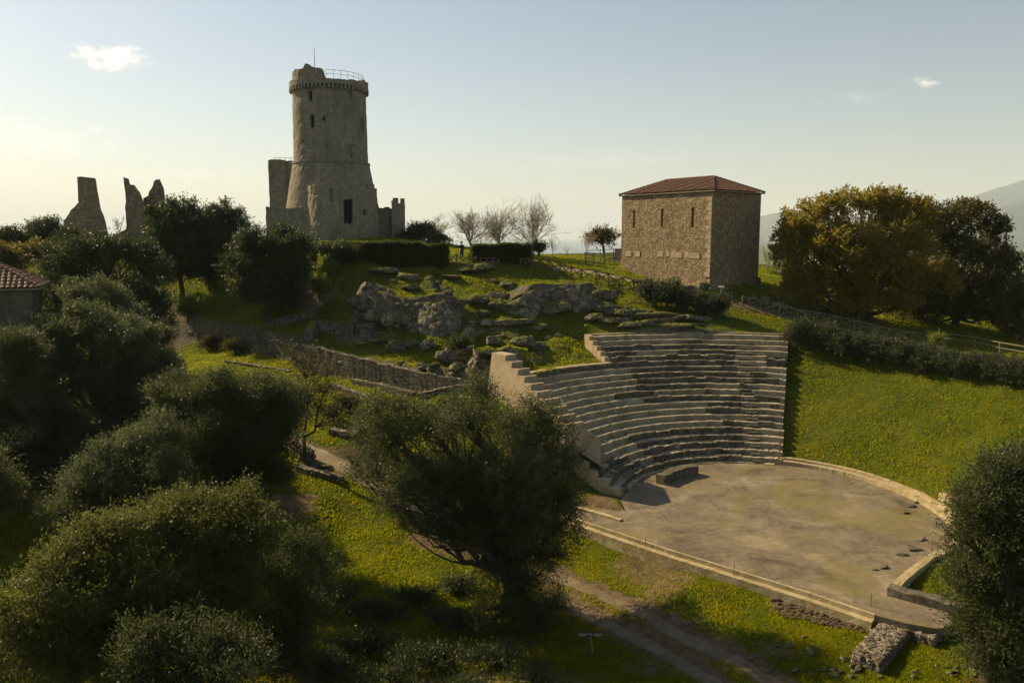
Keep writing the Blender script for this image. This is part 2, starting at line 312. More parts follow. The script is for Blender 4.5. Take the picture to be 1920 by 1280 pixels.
# ------------------------------------------------------------------ theatre plan
TC = np.array([16.1, 47.0]); TREAD = .71; RISE = .37; NR = 21
def rbase(th): s = np.maximum(0, np.sin(th)); return 9.15 + 1.3 * s * s
def rrow(k, th): return rbase(th) + .35 + k * TREAD
def tp(r, th): return (TC[0] + r * math.cos(th), TC[1] + r * math.sin(th))
TH_R = R(71); TH_U = R(111)
LWALL = [np.array(q) for q in ((9.6, 47.9), (6.7, 50.0), (4.6, 51.7), (-.75, 58.75), (-2.6, 61.2))]
def th_left(k):      # polar angle where row k meets the left end wall
    best = None
    for th in np.arange(R(100), R(178), R(.25)):
        p = np.array(tp(rrow(k, th), th))
        for a, b in zip(LWALL[:-1], LWALL[1:]):
            dlt = b - a; nrm = np.array([dlt[1], -dlt[0]]); 
        # left of the polyline?
        dmin = 1e9; side = 0
        for a, b in zip(LWALL[:-1], LWALL[1:]):
            dlt = b - a; t = np.clip(np.dot(p - a, dlt) / np.dot(dlt, dlt), 0, 1); q = a + dlt * t; dd = np.hypot(*(p - q))
            if dd < dmin: dmin = dd; side = dlt[0] * (p[1] - a[1]) - dlt[1] * (p[0] - a[0])
        if side > 0: return th
    return R(175)
TH_L = [th_left(k) for k in range(NR)]
# ------------------------------------------------------------------ terrain
FEAT = []   # ridge edges: (polyline, height, decay, width)
WALLP = np.array([-2.6, 60.0]); WALLD = np.array([-.79, .62]); WALLN = np.array([.62, .79])
def feat(x, y):
    s = (x - WALLP[0]) * WALLD[0] + (y - WALLP[1]) * WALLD[1]; d = (x - WALLP[0]) * WALLN[0] + (y - WALLP[1]) * WALLN[1]
    hh = 2.2 * sstep(-1, 1, s) * (1 - sstep(36, 44, s)) * sstep(-.3, .3, d) * np.exp(-np.maximum(d, 0) / 9)
    for pl, h_, dec, wd in FEAT:
        dm = np.full(np.shape(x), 1e9); sg = np.zeros(np.shape(x)); endf = np.zeros(np.shape(x)); tot = 0; Ls = [np.hypot(*(pl[i + 1] - pl[i])) for i in range(len(pl) - 1)]; T = sum(Ls); acc = 0
        for i in range(len(pl) - 1):
            a = pl[i]; dl = pl[i + 1] - a; t = ((x - a[0]) * dl[0] + (y - a[1]) * dl[1]) / (dl @ dl); tc = np.clip(t, 0, 1)
            dd = np.hypot(x - a[0] - dl[0] * tc, y - a[1] - dl[1] * tc); cr = dl[0] * (y - a[1]) - dl[1] * (x - a[0])
            k = dd < dm; dm = np.where(k, dd, dm); sg = np.where(k, np.sign(cr), sg); endf = np.where(k, acc + tc * Ls[i], endf); acc += Ls[i]
        e = sstep(0, 2.5, endf) * (1 - sstep(T - 2.5, T, endf))
        sd_ = dm * sg; hh = hh + h_ * e * sstep(-wd, wd, sd_) * np.exp(-np.maximum(sd_, 0) / dec)
    return hh
def pl(*a): return [at(u, v, Y)[:2] for u, v, Y in a]
FEAT.append((pl((655, 545, 76), (690, 560, 75.5), (760, 575, 74), (850, 580, 73.5), (880, 560, 75)), 2.5, 6, .35))
FEAT.append((pl((965, 570, 76), (1000, 560, 77), (1060, 545, 78), (1120, 550, 77.5), (1150, 560, 77)), 2.4, 6, .35))
FEAT.append((pl((850, 650, 68), (900, 650, 67), (960, 650, 66.5), (1010, 650, 66.5)), 1.3, 4, .5))
A = []
def an(u, v, Y): A.append(tuple(at(u, v, Y)))
for q in [(866, 497, 86), (1000, 485, 105), (1080, 490, 108), (1150, 500, 100), (900, 478, 125), (1060, 474, 140), (1160, 476, 130), (760, 500, 86), (640, 500, 84), (950, 500, 85), (1100, 515, 86.5), (1050, 503, 87),
          (700, 447, 108), (620, 447, 112), (540, 447, 116), (750, 448, 118), (640, 470, 95), (1200, 500, 98),
          (1185, 530, 86), (1260, 540, 84.5), (1340, 540, 82), (1420, 532, 88), (1450, 520, 98), (1300, 512, 95), (1500, 530, 100),
          (740, 540, 79), (860, 530, 81), (950, 530, 81), (800, 560, 77.5), (900, 570, 76), (1000, 530, 82), (1100, 530, 83),
          (760, 622, 72.5), (860, 618, 71.5), (690, 605, 74), (920, 600, 73.5), (1080, 592, 75.5), (1150, 600, 74.5), (1000, 600, 74),
          (640, 645, 73), (620, 560, 80), (560, 600, 79), (500, 595, 81), (430, 575, 86), (400, 545, 90), (350, 590, 86), (560, 520, 86), (480, 500, 95), (360, 470, 110), (440, 460, 115),
          (760, 680, 67.5), (850, 700, 64.5), (700, 655, 71), (940, 690, 65.5), (930, 720, 61.8), (1000, 640, 70.5), (1050, 650, 69), (1060, 692, 65), (1000, 700, 62.5), (1100, 630, 72.5), (1110, 680, 67.5), (880, 675, 68),
          (1300, 612, 73.5), (1400, 612, 74), (1200, 612, 73), (1260, 585, 77), (1340, 575, 79), (1200, 565, 79.5), (1440, 580, 79.5), (1480, 610, 75),
          (1580, 620, 76), (1700, 645, 72), (1820, 665, 67), (1950, 690, 62), (1635, 600, 82), (1780, 608, 84), (1900, 630, 82), (1600, 560, 95), (1750, 560, 100), (1950, 580, 95), (1700, 540, 115),
          (480, 667, 76), (600, 703, 70.2), (720, 730, 65.2), (840, 740, 61), (890, 742, 59), (400, 655, 80.5), (330, 640, 85),
          (420, 690, 72), (560, 730, 65), (680, 770, 60.5), (640, 830, 55.5), (600, 860, 54), (740, 800, 57), (860, 800, 55),
          (700, 900, 52), (1000, 850, 52), (1060, 800, 55), (700, 980, 47.5), (850, 1020, 45), (620, 1010, 46.5), (1060, 930, 48.5), (1120, 935, 47.5),
          (1120, 1020, 43.7), (1250, 1075, 40),  (1100, 1100, 40), (1300, 1180, 35), (1100, 1200, 35.5), (900, 1150, 38.5), (1300, 1279, 31), 
          (700, 1150, 39), (900, 1279, 32)]: an(*q)
def anz(u, v, z): A.append(tuple(onz(u, v, z)))
for q in [(1560, 1175, -.65), (1600, 1235, -.7), (1680, 1260, -.7), (1700, 1205, -.65), (1760, 1215, -.6), (1640, 1270, -.75), (1850, 1270, -.5), (1500, 1150, -.68), (1400, 1120, -.68), (1500, 1230, -.9), (1300, 1090, -.68)]: anz(*q)
A += [(-75, 110, 15), (-60, 95, 13), (-85, 85, 9.5), (-50, 75, 8.5), (-42, 62, 7.5), (-60, 60, 6), (-36, 68, 5.5), (-30, 62, 3), (-35, 52, 0), (-22, 55, 1.3), (-28, 42, -2.5), (-15, 42, -1.5), (-12, 50, 0),
      (-45, 40, -3), (-22, 32, -3), (-10, 30, -2.5), (-14, 22, -3), (-30, 24, -4), (0, 24, -2.5), (0, 12, -3), (12, 24, -1.8), (22, 24, -1), (-60, 20, -5), (-60, 45, -1), (40, 22, 0),
      (28, 34, .3), (31, 41, .8), (36, 34, 1.2), (50, 50, 5), (48, 62, 6.8), (60, 40, 3), (70, 70, 7), (24, 30, -.6), (27.5, 38, .2), (-40, 120, 16), (0, 118, 14.2), (-80, 130, 15), (-50, 100, 14.5), (-30, 105, 15.2)]
A = np.array(A)
def inside_bowl(x, y): 
    dx = x - TC[0]; dy = y - TC[1]; return np.hypot(dx, dy), np.arctan2(dy, dx)
def tps_fit(P, z, lam=.02):
    n_ = len(P); d_ = np.hypot(P[:, None, 0] - P[None, :, 0], P[:, None, 1] - P[None, :, 1]) / 50
    K = np.where(d_ > 0, d_ ** 2 * np.log(d_ + 1e-12), 0) + lam * .01 * np.eye(n_)
    Q = np.c_[np.ones(n_), P / 50]; Z = np.zeros((3, 3)); Mx = np.block([[K, Q], [Q.T, Z]])
    s = np.linalg.solve(Mx, np.r_[z, np.zeros(3)]); return P, s[:n_], s[n_:]
# bowl anchors join the spline to the grass bank and the cavea
for th in (-10, 10, 30, 50, 66):
    for k in (22.3, 24.5):
        if th < 40 and k > 23: continue
        t_ = R(th); A = np.vstack([A, [*tp(k, t_), (k - rbase(t_) - .3) * .50 if th > 20 else (k - 9.5) * .44]])
TPS = tps_fit(A[:, :2], A[:, 2] - feat(A[:, 0], A[:, 1]))
def tps_eval(x, y):
    P, w_, c_ = TPS; sh = np.shape(x); x = np.ravel(x); y = np.ravel(y); r = np.zeros(len(x))
    for i0 in range(0, len(x), 20000):
        xx = x[i0:i0 + 20000]; yy = y[i0:i0 + 20000]; d_ = np.hypot(xx[:, None] - P[:, 0], yy[:, None] - P[:, 1]) / 50
        r[i0:i0 + 20000] = (d_ ** 2 * np.log(d_ + 1e-12)) @ w_ + c_[0] + c_[1] * xx / 50 + c_[2] * yy / 50
    return r.reshape(sh)
thl = np.array(TH_L)
def height(x, y, detail=True):
    x = np.asarray(x, float); y = np.asarray(y, float)
    cx = np.clip(x, -80, 72); cy = np.clip(y, 8, 135)
    h_ = tps_eval(cx, cy) + feat(x, y)
    rough = sstep(55, 62, y + .25 * x) * (1 - sstep(82, 86, y)) * sstep(-30, -18, x) * (1 - sstep(8, 14, x)) 
    if detail:
        h_ = h_ + .10 * fbm(x * .5, y * .5, 0, 4, 3) + rough * (.38 * fbm(x * .35, y * .35, 0, 4, 11) + .2 * np.abs(fbm(x * 1.1, y * 1.1, 0, 3, 5)))
    r, th = inside_bowl(x, y); rb = rbase(th)
    # grass bank
    bank = np.clip((r - rb - .9) * .50, -.25, 7.2) + .05 * fbm(x * .8, y * .8, 0, 3, 2)
    wb = sstep(R(-42), R(-20), th) * (1 - sstep(R(73.5), R(75), th)) * (1 - sstep(13.0, 15.5, r - rb + 3.2 * sstep(R(40), R(-10), th)))
    wb = wb * (th > R(-45)); h_ = h_ * (1 - wb) + bank * wb
    # under the seats
    seat = np.clip((r - rb) / TREAD * RISE - .9, -.6, 8)
    kk = np.clip((r - rb - .35) / TREAD, 0, NR - 1); tl = np.interp(kk, np.arange(NR), thl)
    tl = np.where(kk > 14.6, TH_U, tl)
    ins = (th > TH_R + .01) & (th < tl - .03) & (r > rb - .2) & (r - rb - .35 < (NR - .1) * TREAD)
    h_ = np.where(ins, np.minimum(seat, h_), h_)
    lf_ = (x > 1) & (x < 9) & (y > 44) & (y < 53) & (th > tl - .02) & (r > rb - .5); h_ = np.where(lf_, np.minimum(h_, .05 + np.maximum(y - 50.3, 0) * .55), h_)
    # orchestra floor
    q = (x - 4.4) * .66 + (y - 45.1) * .75          # distance behind the front edge
    flo = ((r < rb + .1) & (q > -.1)) | ((q > -.3) & (q < 3.0) & (x > 0) & (x < 20) & (r < 17))
    h_ = np.where(flo, -.45, h_)
    fr = (q <= -.3) & (q > -4) & (x > 0) & (x < 18.5)
    h_ = np.where(fr, np.minimum(h_, -.60 - .02 * np.abs(q)), h_)
    # far land: the hill falls away behind to the coast
    o = np.maximum(np.maximum(y - 138, 0), 0) + np.maximum(x - 74, 0) * .8 + np.maximum(-x - 82, 0) * .8
    h_ = h_ - 95 * (1 - np.exp(-o / 170.)) - np.where(o > 0, 3 * sstep(0, 20, o), 0) * .2
    far = sstep(600, 2500, np.hypot(x, y)); pl_ = np.where(x > .28 * y, -70., -110.)
    plain = -70 + (-40) * (1 - sstep(.22, .30, x / np.maximum(y, 1)))
    h_ = h_ * (1 - far) + plain * far
    return h_
def hz(x, y): return float(height(np.array([x]), np.array([y]))[0])
def grow(a, b, step, far, k=1.25):
    c = list(np.arange(a, b + 1e-6, step)); s_ = step; v = c[-1]
    while v < far: s_ *= k; v += s_; c.append(v)
    return c
xs = grow(0, 72, .36, 40000); xl = grow(0, 80, .36, 40000); XS = np.array([-q for q in xl[:0:-1]] + xs)
YS = np.array(grow(6, 132, .36, 50000)); YS = np.r_[[-4000, -1200, -400, -120, -40, -15, -6, 0, 3], YS]
GX, GY = np.meshgrid(XS, YS); GZ = height(GX, GY)
nx, ny = len(XS), len(YS)
gy, gx = np.gradient(GZ, YS, XS); slope = np.hypot(gx, gy)
def segdist(x, y, P):
    dm = np.full(np.shape(x), 1e9)
    for a, b in zip(P[:-1], P[1:]):
        a = np.array(a[:2]); dl = np.array(b[:2]) - a; t = np.clip(((x - a[0]) * dl[0] + (y - a[1]) * dl[1]) / (dl @ dl), 0, 1)
        dm = np.minimum(dm, np.hypot(x - a[0] - dl[0] * t, y - a[1] - dl[1] * t))
    return dm
def gpt(u, v):       # where the sight line through a point of the photo meets the terrain
    r = ray(u, v); s = np.linspace(20, 200, 2400); z = H + r[2] * s; hh = height(r[0] * s, r[1] * s, False)
    k = np.argmax(z < hh); s_ = s[k] if z[k] < hh[k] else 150; return (r[0] * s_, r[1] * s_)
TRACKS = {'upper': [gpt(*q) for q in ((1030, 1075), (1100, 1105), (1180, 1140), (1260, 1180), (1340, 1220), (1420, 1262), (1480, 1300))],
          'lower': [gpt(*q) for q in ((1030, 1120), (1100, 1150), (1180, 1190), (1260, 1235), (1330, 1275), (1400, 1330))],
          'left': [gpt(*q) for q in ((780, 1005), (850, 1030), (930, 1050), (1030, 1095))],
          'terrace': [gpt(*q) for q in ((540, 828), (590, 850), (640, 875), (700, 900), (760, 945), (830, 990), (900, 1020), (960, 1050))],
          'top': [gpt(*q) for q in ((1035, 503), (1090, 508), (1140, 516), (1190, 527), (1240, 545))],
          'right': [gpt(*q) for q in ((1385, 570), (1450, 588), (1520, 604), (1600, 622), (1700, 645), (1800, 668), (1920, 690))]}
near = (np.abs(GX) < 85) & (GY > 5) & (GY < 140)
dirt = np.zeros_like(GX)
for k, P in TRACKS.items(): dirt = np.maximum(dirt, np.where(near, 1 - sstep(.35, 1.1, segdist(GX, GY, P) + .25 * fbm(GX, GY, 0, 3, 31)), 0))
dirt = np.maximum(dirt, .75 * near * sstep(.05, .5, fbm(GX * .14, GY * .14, 0, 3, 77)) * (GY < 50) * (GX < 12))
dirt = np.maximum(dirt, 1.0 * (1 - sstep(.3, 1.2, segdist(GX, GY, [onz(1462, 1128, -.6)[:2], onz(1540, 1150, -.6)[:2], onz(1630, 1176, -.6)[:2]]) + .4 * fbm(GX, GY, 0, 3, 9))))
dirt = np.maximum(dirt, .9 * (1 - sstep(.4, 1.6, segdist(GX, GY, [onz(1120, 935, 0)[:2], onz(1140, 965, 0)[:2]]))))
dirt = np.maximum(dirt, .9 * (1 - sstep(.5, 2.2, segdist(GX, GY, [gpt(585, 870), gpt(640, 860), gpt(700, 890)]))))
rocky = np.where(near, sstep(.55, 1.2, slope) + .36 * sstep(.08, .45, fbm(GX * .3, GY * .3, 0, 4, 21)) * sstep(58, 64, GY + .25 * GX) * (1 - sstep(81, 84, GY)) * (GX > -22) * (GX < 24), 0)
ids = np.arange(nx * ny).reshape(ny, nx)
F = np.stack([ids[:-1, :-1], ids[:-1, 1:], ids[1:, 1:], ids[1:, :-1]], -1).reshape(-1, 4)
gr = mesh('ground', np.stack([GX, GY, GZ], -1).reshape(-1, 3), F, M['ground'], smooth=True, attr={'rocky': rocky.ravel(), 'dirt': dirt.ravel()})
tag(gr, kind='structure')
def bil(x, y):
    x = np.asarray(x, float); y = np.asarray(y, float)
    i = np.clip(np.searchsorted(XS, x) - 1, 0, nx - 2); j = np.clip(np.searchsorted(YS, y) - 1, 0, ny - 2)
    a = (x - XS[i]) / (XS[i + 1] - XS[i]); b = (y - YS[j]) / (YS[j + 1] - YS[j])
    return GZ[j, i] * (1 - a) * (1 - b) + GZ[j, i + 1] * a * (1 - b) + GZ[j + 1, i] * (1 - a) * b + GZ[j + 1, i + 1] * a * b
def gz(x, y): return float(bil(x, y))
def strip(name, P, wdt, mat, seed, lift=.03):
    P = np.array(P); d_ = np.r_[0, np.cumsum(np.hypot(*np.diff(P, axis=0).T))]; t = np.arange(0, d_[-1], .3)
    x = np.interp(t, d_, P[:, 0]); y = np.interp(t, d_, P[:, 1])
    ker = np.ones(9) / 9; x[4:-4] = np.convolve(x, ker, 'valid'); y[4:-4] = np.convolve(y, ker, 'valid')
    tx = np.gradient(x); ty = np.gradient(y); ll = np.hypot(tx, ty); nx_ = -ty / ll; ny_ = tx / ll; V = []
    wl = wdt * (.5 + .18 * fbm(t * .9, 0 * t, 0, 4, seed)); wr = wdt * (.5 + .18 * fbm(t * .9, 0 * t + 9, 0, 4, seed)); K = 7
    for j in range(K):
        f = j / (K - 1); off = -wl + (wl + wr) * f; xx = x + nx_ * off; yy = y + ny_ * off
        zz = bil(xx, yy) + lift * (1 - (2 * f - 1) ** 4) - .02 * (abs(2 * f - 1) ** 4); V.append(np.stack([xx, yy, zz], -1))
    V = np.stack(V, 1); n_ = len(t); i_ = np.arange(n_ * K).reshape(n_, K)
    F_ = np.stack([i_[:-1, :-1], i_[1:, :-1], i_[1:, 1:], i_[:-1, 1:]], -1).reshape(-1, 4)[:, ::-1]
    return tag(mesh(name, V.reshape(-1, 3), F_, mat, smooth=True), kind='structure')
strip('dirt_track', TRACKS['upper'], .78, M['track'], 1); strip('dirt_track', TRACKS['lower'], .78, M['track'], 2)
strip('dirt_path', TRACKS['terrace'], 1.3, M['pathdirt'], 4)
strip('dirt_path', TRACKS['top'], 1.6, M['pathdirt'], 5); strip('dirt_path', TRACKS['right'], 1.3, M['track'], 6)
# sea and mountains
m, n, l = new_mat('sea_water'); g = n.new('ShaderNodeNewGeometry').outputs['Position']
finish(n, l, (.02, .045, .06), .25, noise(n, l, g, .02, 4), .5, .5); M['sea'] = m
S = 60000
tag(mesh('sea', [(-S, 200, -80), (S, 200, -80), (S, 55000, -80), (-S, 55000, -80)], [(0, 1, 2, 3)], M['sea']), kind='structure')
def ridge(name, prof, Y0, depth, mat, seed):
    us = np.array([q[0] for q in prof]); vs = np.array([q[1] for q in prof]); nu, nv = 240, 26
    uu = np.linspace(us[0], us[-1], nu); V = np.zeros((nu, nv, 3))
    for i, u in enumerate(uu):
        v = np.interp(u, us, vs); r = ray(u, v); X = r[0] * Y0 / r[1]; Zt = H + r[2] * Y0 / r[1]
        for j in range(nv):
            f = j / (nv - 1) * 2 - 1; V[i, j] = (X + 0, Y0 + f * depth, 0); V[i, j, 2] = -85 + (Zt + 85) * max(0, 1 - abs(f)) ** .8
    nz_ = fbm(V[..., 0] / 900, V[..., 1] / 900, 0, 5, seed); amp = np.minimum(V[..., 2] + 85, 300) * .22
    V[..., 2] += nz_ * amp; i_ = np.arange(nu * nv).reshape(nu, nv)
    F_ = np.stack([i_[:-1, :-1], i_[1:, :-1], i_[1:, 1:], i_[:-1, 1:]], -1).reshape(-1, 4)
    return tag(mesh(name, V.reshape(-1, 3), F_, mat, smooth=True), kind='structure')
M['farmwall'] = stone_mat('old_farm_wall', (.07, .058, .042), (.11, .092, .066), (.15, .13, .095), 1.5, .03)
M['hill'] = stone_mat('haze_blue_mountain', (.035, .05, .07), (.05, .068, .09), (.07, .09, .11), .004, 4)  # wooded slopes with the blue of distant haze put into their colour
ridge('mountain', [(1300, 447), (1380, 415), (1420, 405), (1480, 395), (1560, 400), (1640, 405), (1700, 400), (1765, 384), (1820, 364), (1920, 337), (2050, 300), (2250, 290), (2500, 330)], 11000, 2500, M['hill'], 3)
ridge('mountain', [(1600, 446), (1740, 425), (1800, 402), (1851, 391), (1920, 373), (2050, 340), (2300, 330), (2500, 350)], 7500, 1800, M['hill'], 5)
# ================================================================== THEATRE
def proj_u(x, y, z):
    d = np.array([x, y, z - H]); dep = d[1] * math.cos(PITCH) - d[2] * math.sin(PITCH); return 960 + FPX * d[0] / dep
theatre = empty('stone_theatre', (TC[0], TC[1], 0), 'curved tiers of pale and weathered stone theatre seating on the hillside', 'theatre')
def loc(V): V = np.array(V, float).reshape(-1, 3); return V - np.array([TC[0], TC[1], 0])
def arc_solid(mb, th0, th1, rin, rout, z0, z1, step=1.0, jt=0., jr=0., seed=0):
    """a curved bar between two polar angles; rin/rout are functions of angle"""
    n_ = max(2, int(math.degrees(th1 - th0) / step) + 1); V = []; F_ = []
    for i in range(n_):
        t = th0 + (th1 - th0) * i / (n_ - 1)
        a = tp(rin(t), t); b = tp(rout(t), t); dz = jt * float(fbm(t * 55, seed * 3.1, 0, 3, 5)) if jt else 0; dr = jr * float(fbm(t * 48, seed * 1.7, 4, 3, 8)) if jr else 0
        if jr: a = tp(rin(t) + dr, t)
        V += [(a[0], a[1], z0), (a[0], a[1], z1 + dz), (b[0], b[1], z1 + dz), (b[0], b[1], z0)]
    for i in range(n_ - 1):
        o_ = i * 4
        for k in range(4): F_.append((o_ + k, o_ + (k + 1) % 4, o_ + 4 + (k + 1) % 4, o_ + 4 + k))
    F_ = [tuple(reversed(f)) for f in F_]
    F_ += [(0, 1, 2, 3), tuple(reversed([(n_ - 1) * 4 + k for k in range(4)]))]
    mb.add(loc(V), F_)
AISLE = (R(77.6), R(81.0))
for k in range(NR):
    mb = MB(); z = RISE * (k + 1); tl = TH_L[k] if k < 15 else TH_U
    t0 = TH_R + (R(3.6) if k in (15, 16) else 0)
    arc_solid(mb, t0, tl, lambda t: rrow(k, t), lambda t: rrow(k, t) + TREAD + .14, z - RISE - .12, z, .8, .055, .05, k)
    row = mb.build('seat_row', M['pale'], theatre)
    # half-height steps of the aisle
    if k < 20:
        mb = MB(); arc_solid(mb, AISLE[0], AISLE[1], lambda t: rrow(k, t) - .34, lambda t: rrow(k, t) + .01, z - RISE - .05, z - RISE * .48, 1.5); mb.build('aisle_step', M['old'], theatre)
# weathered ancient blocks, per row counted from the top, in photo columns
RUNS = {1: [(1281, 1318)], 2: [(1131, 1376)], 3: [(1139, 1194), (1274, 1378)], 4: [(1141, 1378)], 5: [(1135, 1378)], 6: [(1183, 1381)], 7: [(1186, 1381), (1406, 1434)],
        8: [(1194, 1382), (1408, 1462)], 9: [(1192, 1322), (1387, 1409)], 10: [(1153, 1225), (1322, 1334), (1387, 1409)], 11: [(1208, 1389), (1413, 1462)], 12: [(1328, 1389), (1444, 1462)],
        13: [(1322, 1389), (1419, 1437)], 14: [(1419, 1436), (1440, 1461)], 15: [(1355, 1392), (1420, 1450)], 16: [(1178, 1393)], 17: [(1195, 1393)], 18: [(1120, 1175), (1208, 1395)],
        19: [(1100, 1200), (1225, 1397)], 20: [(1118, 1391)]}
def th_of_u(k, u):
    ts = np.arange(R(66), R(165), R(.2)); us = [proj_u(*tp(rrow(k, t), t), RISE * (k + 1)) for t in ts]
    return ts[int(np.argmin(np.abs(np.array(us) - u)))]
for j, runs in RUNS.items():
    k = 20 - j; z = RISE * (k + 1)
    for (u0, u1) in runs:
        ta, tb = th_of_u(k, u1), th_of_u(k, u0); tb = min(tb, (TH_L[k] if k < 15 else TH_U) - R(.6)); ta = max(ta, TH_R + R(.4))
        mb = MB(); t = ta
        while t < tb - R(.8):
            rr_ = float(rrow(k, t)); w_ = random.uniform(.6, 1.7) / rr_; t2 = min(t + w_, tb)
            if tb - t2 < .3 / rr_: t2 = tb
            dz = random.uniform(-.09, .07); fr = random.uniform(.02, .16); g_ = random.uniform(.008, .03) / rr_
            if True:
                arc_solid(mb, t + g_, t2 - g_, lambda q: rrow(k, q) - fr, lambda q: rrow(k, q) + .42, z - RISE + .002, z + .03 + dz, .8, .07, .06, int(t * 1000) % 97)
            t = t2
        if mb.V: mb.build('weathered_seat_course', M['old'], theatre)
# stone coping behind the lower left block of rows
mb = MB(); arc_solid(mb, TH_U, th_left(15) - R(.5), lambda t: rrow(15, t), lambda t: rrow(15, t) + .7, 4.9, RISE * 16 + .06, 1.); mb.build('coping', M['render_tan'], theatre)
mb = MB(); arc_solid(mb, TH_R, TH_U + R(.8), lambda t: rrow(21, t), lambda t: rrow(21, t) + .38, RISE * 20, RISE * 21 + .14, 1.); mb.build('coping', M['pale'], theatre)
# stepped cheek at the upper left edge
mb = MB()
for k in range(15, 21):
    arc_solid(mb, TH_U, TH_U + R(1.1), lambda t: rrow(k, t) - .1, lambda t: rrow(k, t) + TREAD + .02, RISE * k - .9, RISE * (k + 1) + .12, .6)
mb.build('edge_stone', M['render_tan'], theatre)
# right hand end face: stepped cheek down to the grass
mb = MB()
for k in range(NR):
    if k == 16: continue
    if k == 15: mb.build('end_cheek', M['pale'], theatre); mb = MB(); continue
    arc_solid(mb, TH_R - R(.8) if k > 4 else TH_R - R(1.2), TH_R, lambda t: rrow(k, t), lambda t: rrow(k, t) + TREAD - .004, RISE * k - .9, RISE * (k + 1) - .03, .6)
mb.build('end_cheek', M['pale'], theatre)
# broken corner niche filled with rough stone
mb = MB(); arc_solid(mb, TH_R - R(.4), TH_R + R(3.5), lambda t: rrow(15, t) + .3, lambda t: rrow(17, t) + .1, 4.8, 6.15, .4, .25, .2, 4); mb.build('weathered_seat_course', M['old'], theatre)
# left end wall with a stepped top
ew = MB()
Lp = [np.array(q) for q in ((4.25, 52.1), (-.75, 58.75), (-1.35, 59.5))]
dl = (Lp[1] - Lp[0]) / np.hypot(*(Lp[1] - Lp[0])); nl = np.array([-dl[1], dl[0]])      # outward, away from the seats
LL = float(np.hypot(*(Lp[1] - Lp[0])))
def wp(s, o, z): q = Lp[0] + dl * s + nl * o; return (q[0], q[1], z)
NST = 10; zt0, zt1 = 4.25, 7.95
def cheek(mb, s0, s1, z0, z1, oin, oout, batter):
    V = [wp(s0, oout + batter, z0), wp(s1, oout + batter, z0), wp(s1, oin, z0), wp(s0, oin, z0), wp(s0, oout, z1), wp(s1, oout, z1), wp(s1, oin, z1), wp(s0, oin, z1)]
    mb.add(loc(V), [(0, 1, 2, 3), (7, 6, 5, 4), (4, 5, 1, 0), (5, 6, 2, 1), (6, 7, 3, 2), (7, 4, 0, 3)])
for i in range(NST):
    s0 = i * LL / NST; s1 = (i + 1) * LL / NST; zt = zt0 + (zt1 - zt0) * i / (NST - 1)
    oo = .25 + .15 * (8 - zt); cheek(ew, s0, s1 + (.9 if i == NST - 1 else 0), .3, zt, -.7, oo, .15 * (zt - .3))
wall = ew.build('end_wall', M['render_tan'], theatre)
# block at the foot of the end wall, front towards the orchestra, and the low walls under it
mb = MB(); P0 = Lp[0]; e1 = np.array([.93, .36])
q0 = P0 + nl * .25; q1 = q0 + np.array([.79, .61]) * 2.6; q2 = q1 + dl * 1.1; q3 = q0 + dl * 1.1 
mb.prism([tuple(q - TC) for q in (q0 - dl * .01, q1, q2, q3)], .3, [4.22, 2.75, 3.1, 4.6]); mb.build('end_block', M['render_tan'], theatre)
mb = MB()
for i in range(6):
    a = LWALL[0] + (LWALL[1] - LWALL[0]) * .55 if i == 0 else None
pp = [np.array(q) for q in ((6.95, 49.75), (6.25, 50.25), (5.6, 50.8), (4.95, 51.3), (4.3, 51.95))]; zz_ = [.5, .95, 1.35, 1.8, 2.3]
for i in range(4):
    a, b = pp[i], pp[i + 1]; d_ = (b - a) / np.hypot(*(b - a)); n_ = np.array([-d_[1], d_[0]])
    V = [(a - n_ * .35), (b - n_ * .35), (b + n_ * .25), (a + n_ * .25)]; mb.prism([tuple(q - TC) for q in reversed(V)], -.5, zz_[i])
mb.build('end_wall', M['kerb'], theatre)
# cable railings
def cable_rail(name, P0_, P1_, hgt, nc, lab):
    r_ = empty(name, P0_, lab, 'railing'); P1_ = np.array(P1_) - np.array(P0_); mb = MB()
    for f in (0, 1):
        q = P1_ * f; mb = MB(); mb.tube(q, q + np.array([0, 0, hgt]), .03, .03); mb.build('post', M['metal'], r_)
    for i in range(nc):
        z = hgt * (.12 + .86 * i / (nc - 1)); mb = MB(); mb.tube((0, 0, z), P1_ + np.array([0, 0, z]), .02, .02, 4); mb.build('cable', M['metal'], r_)
k = 14; a = tp(rrow(14, TH_L[14]) + .1, TH_L[14] - R(3)); b = tp(rrow(7, TH_L[7]) + .1, TH_L[7] - R(6))
cable_rail('cable_railing', (a[0], a[1], RISE * 15), (b[0], b[1], RISE * 8), 1.5, 7, 'steel cable railing descending beside the stepped tan end wall')
a = tp(rrow(9, TH_L[9]) + .1, TH_L[9] - R(10)); b = tp(rrow(5, TH_L[5]) + .5, TH_L[5] - R(9))
cable_rail('cable_railing', (a[0], a[1], RISE * 10), (b[0], b[1], RISE * 6), 1.2, 7, 'shorter steel cable railing lower down over the stained block at the foot of the seats')
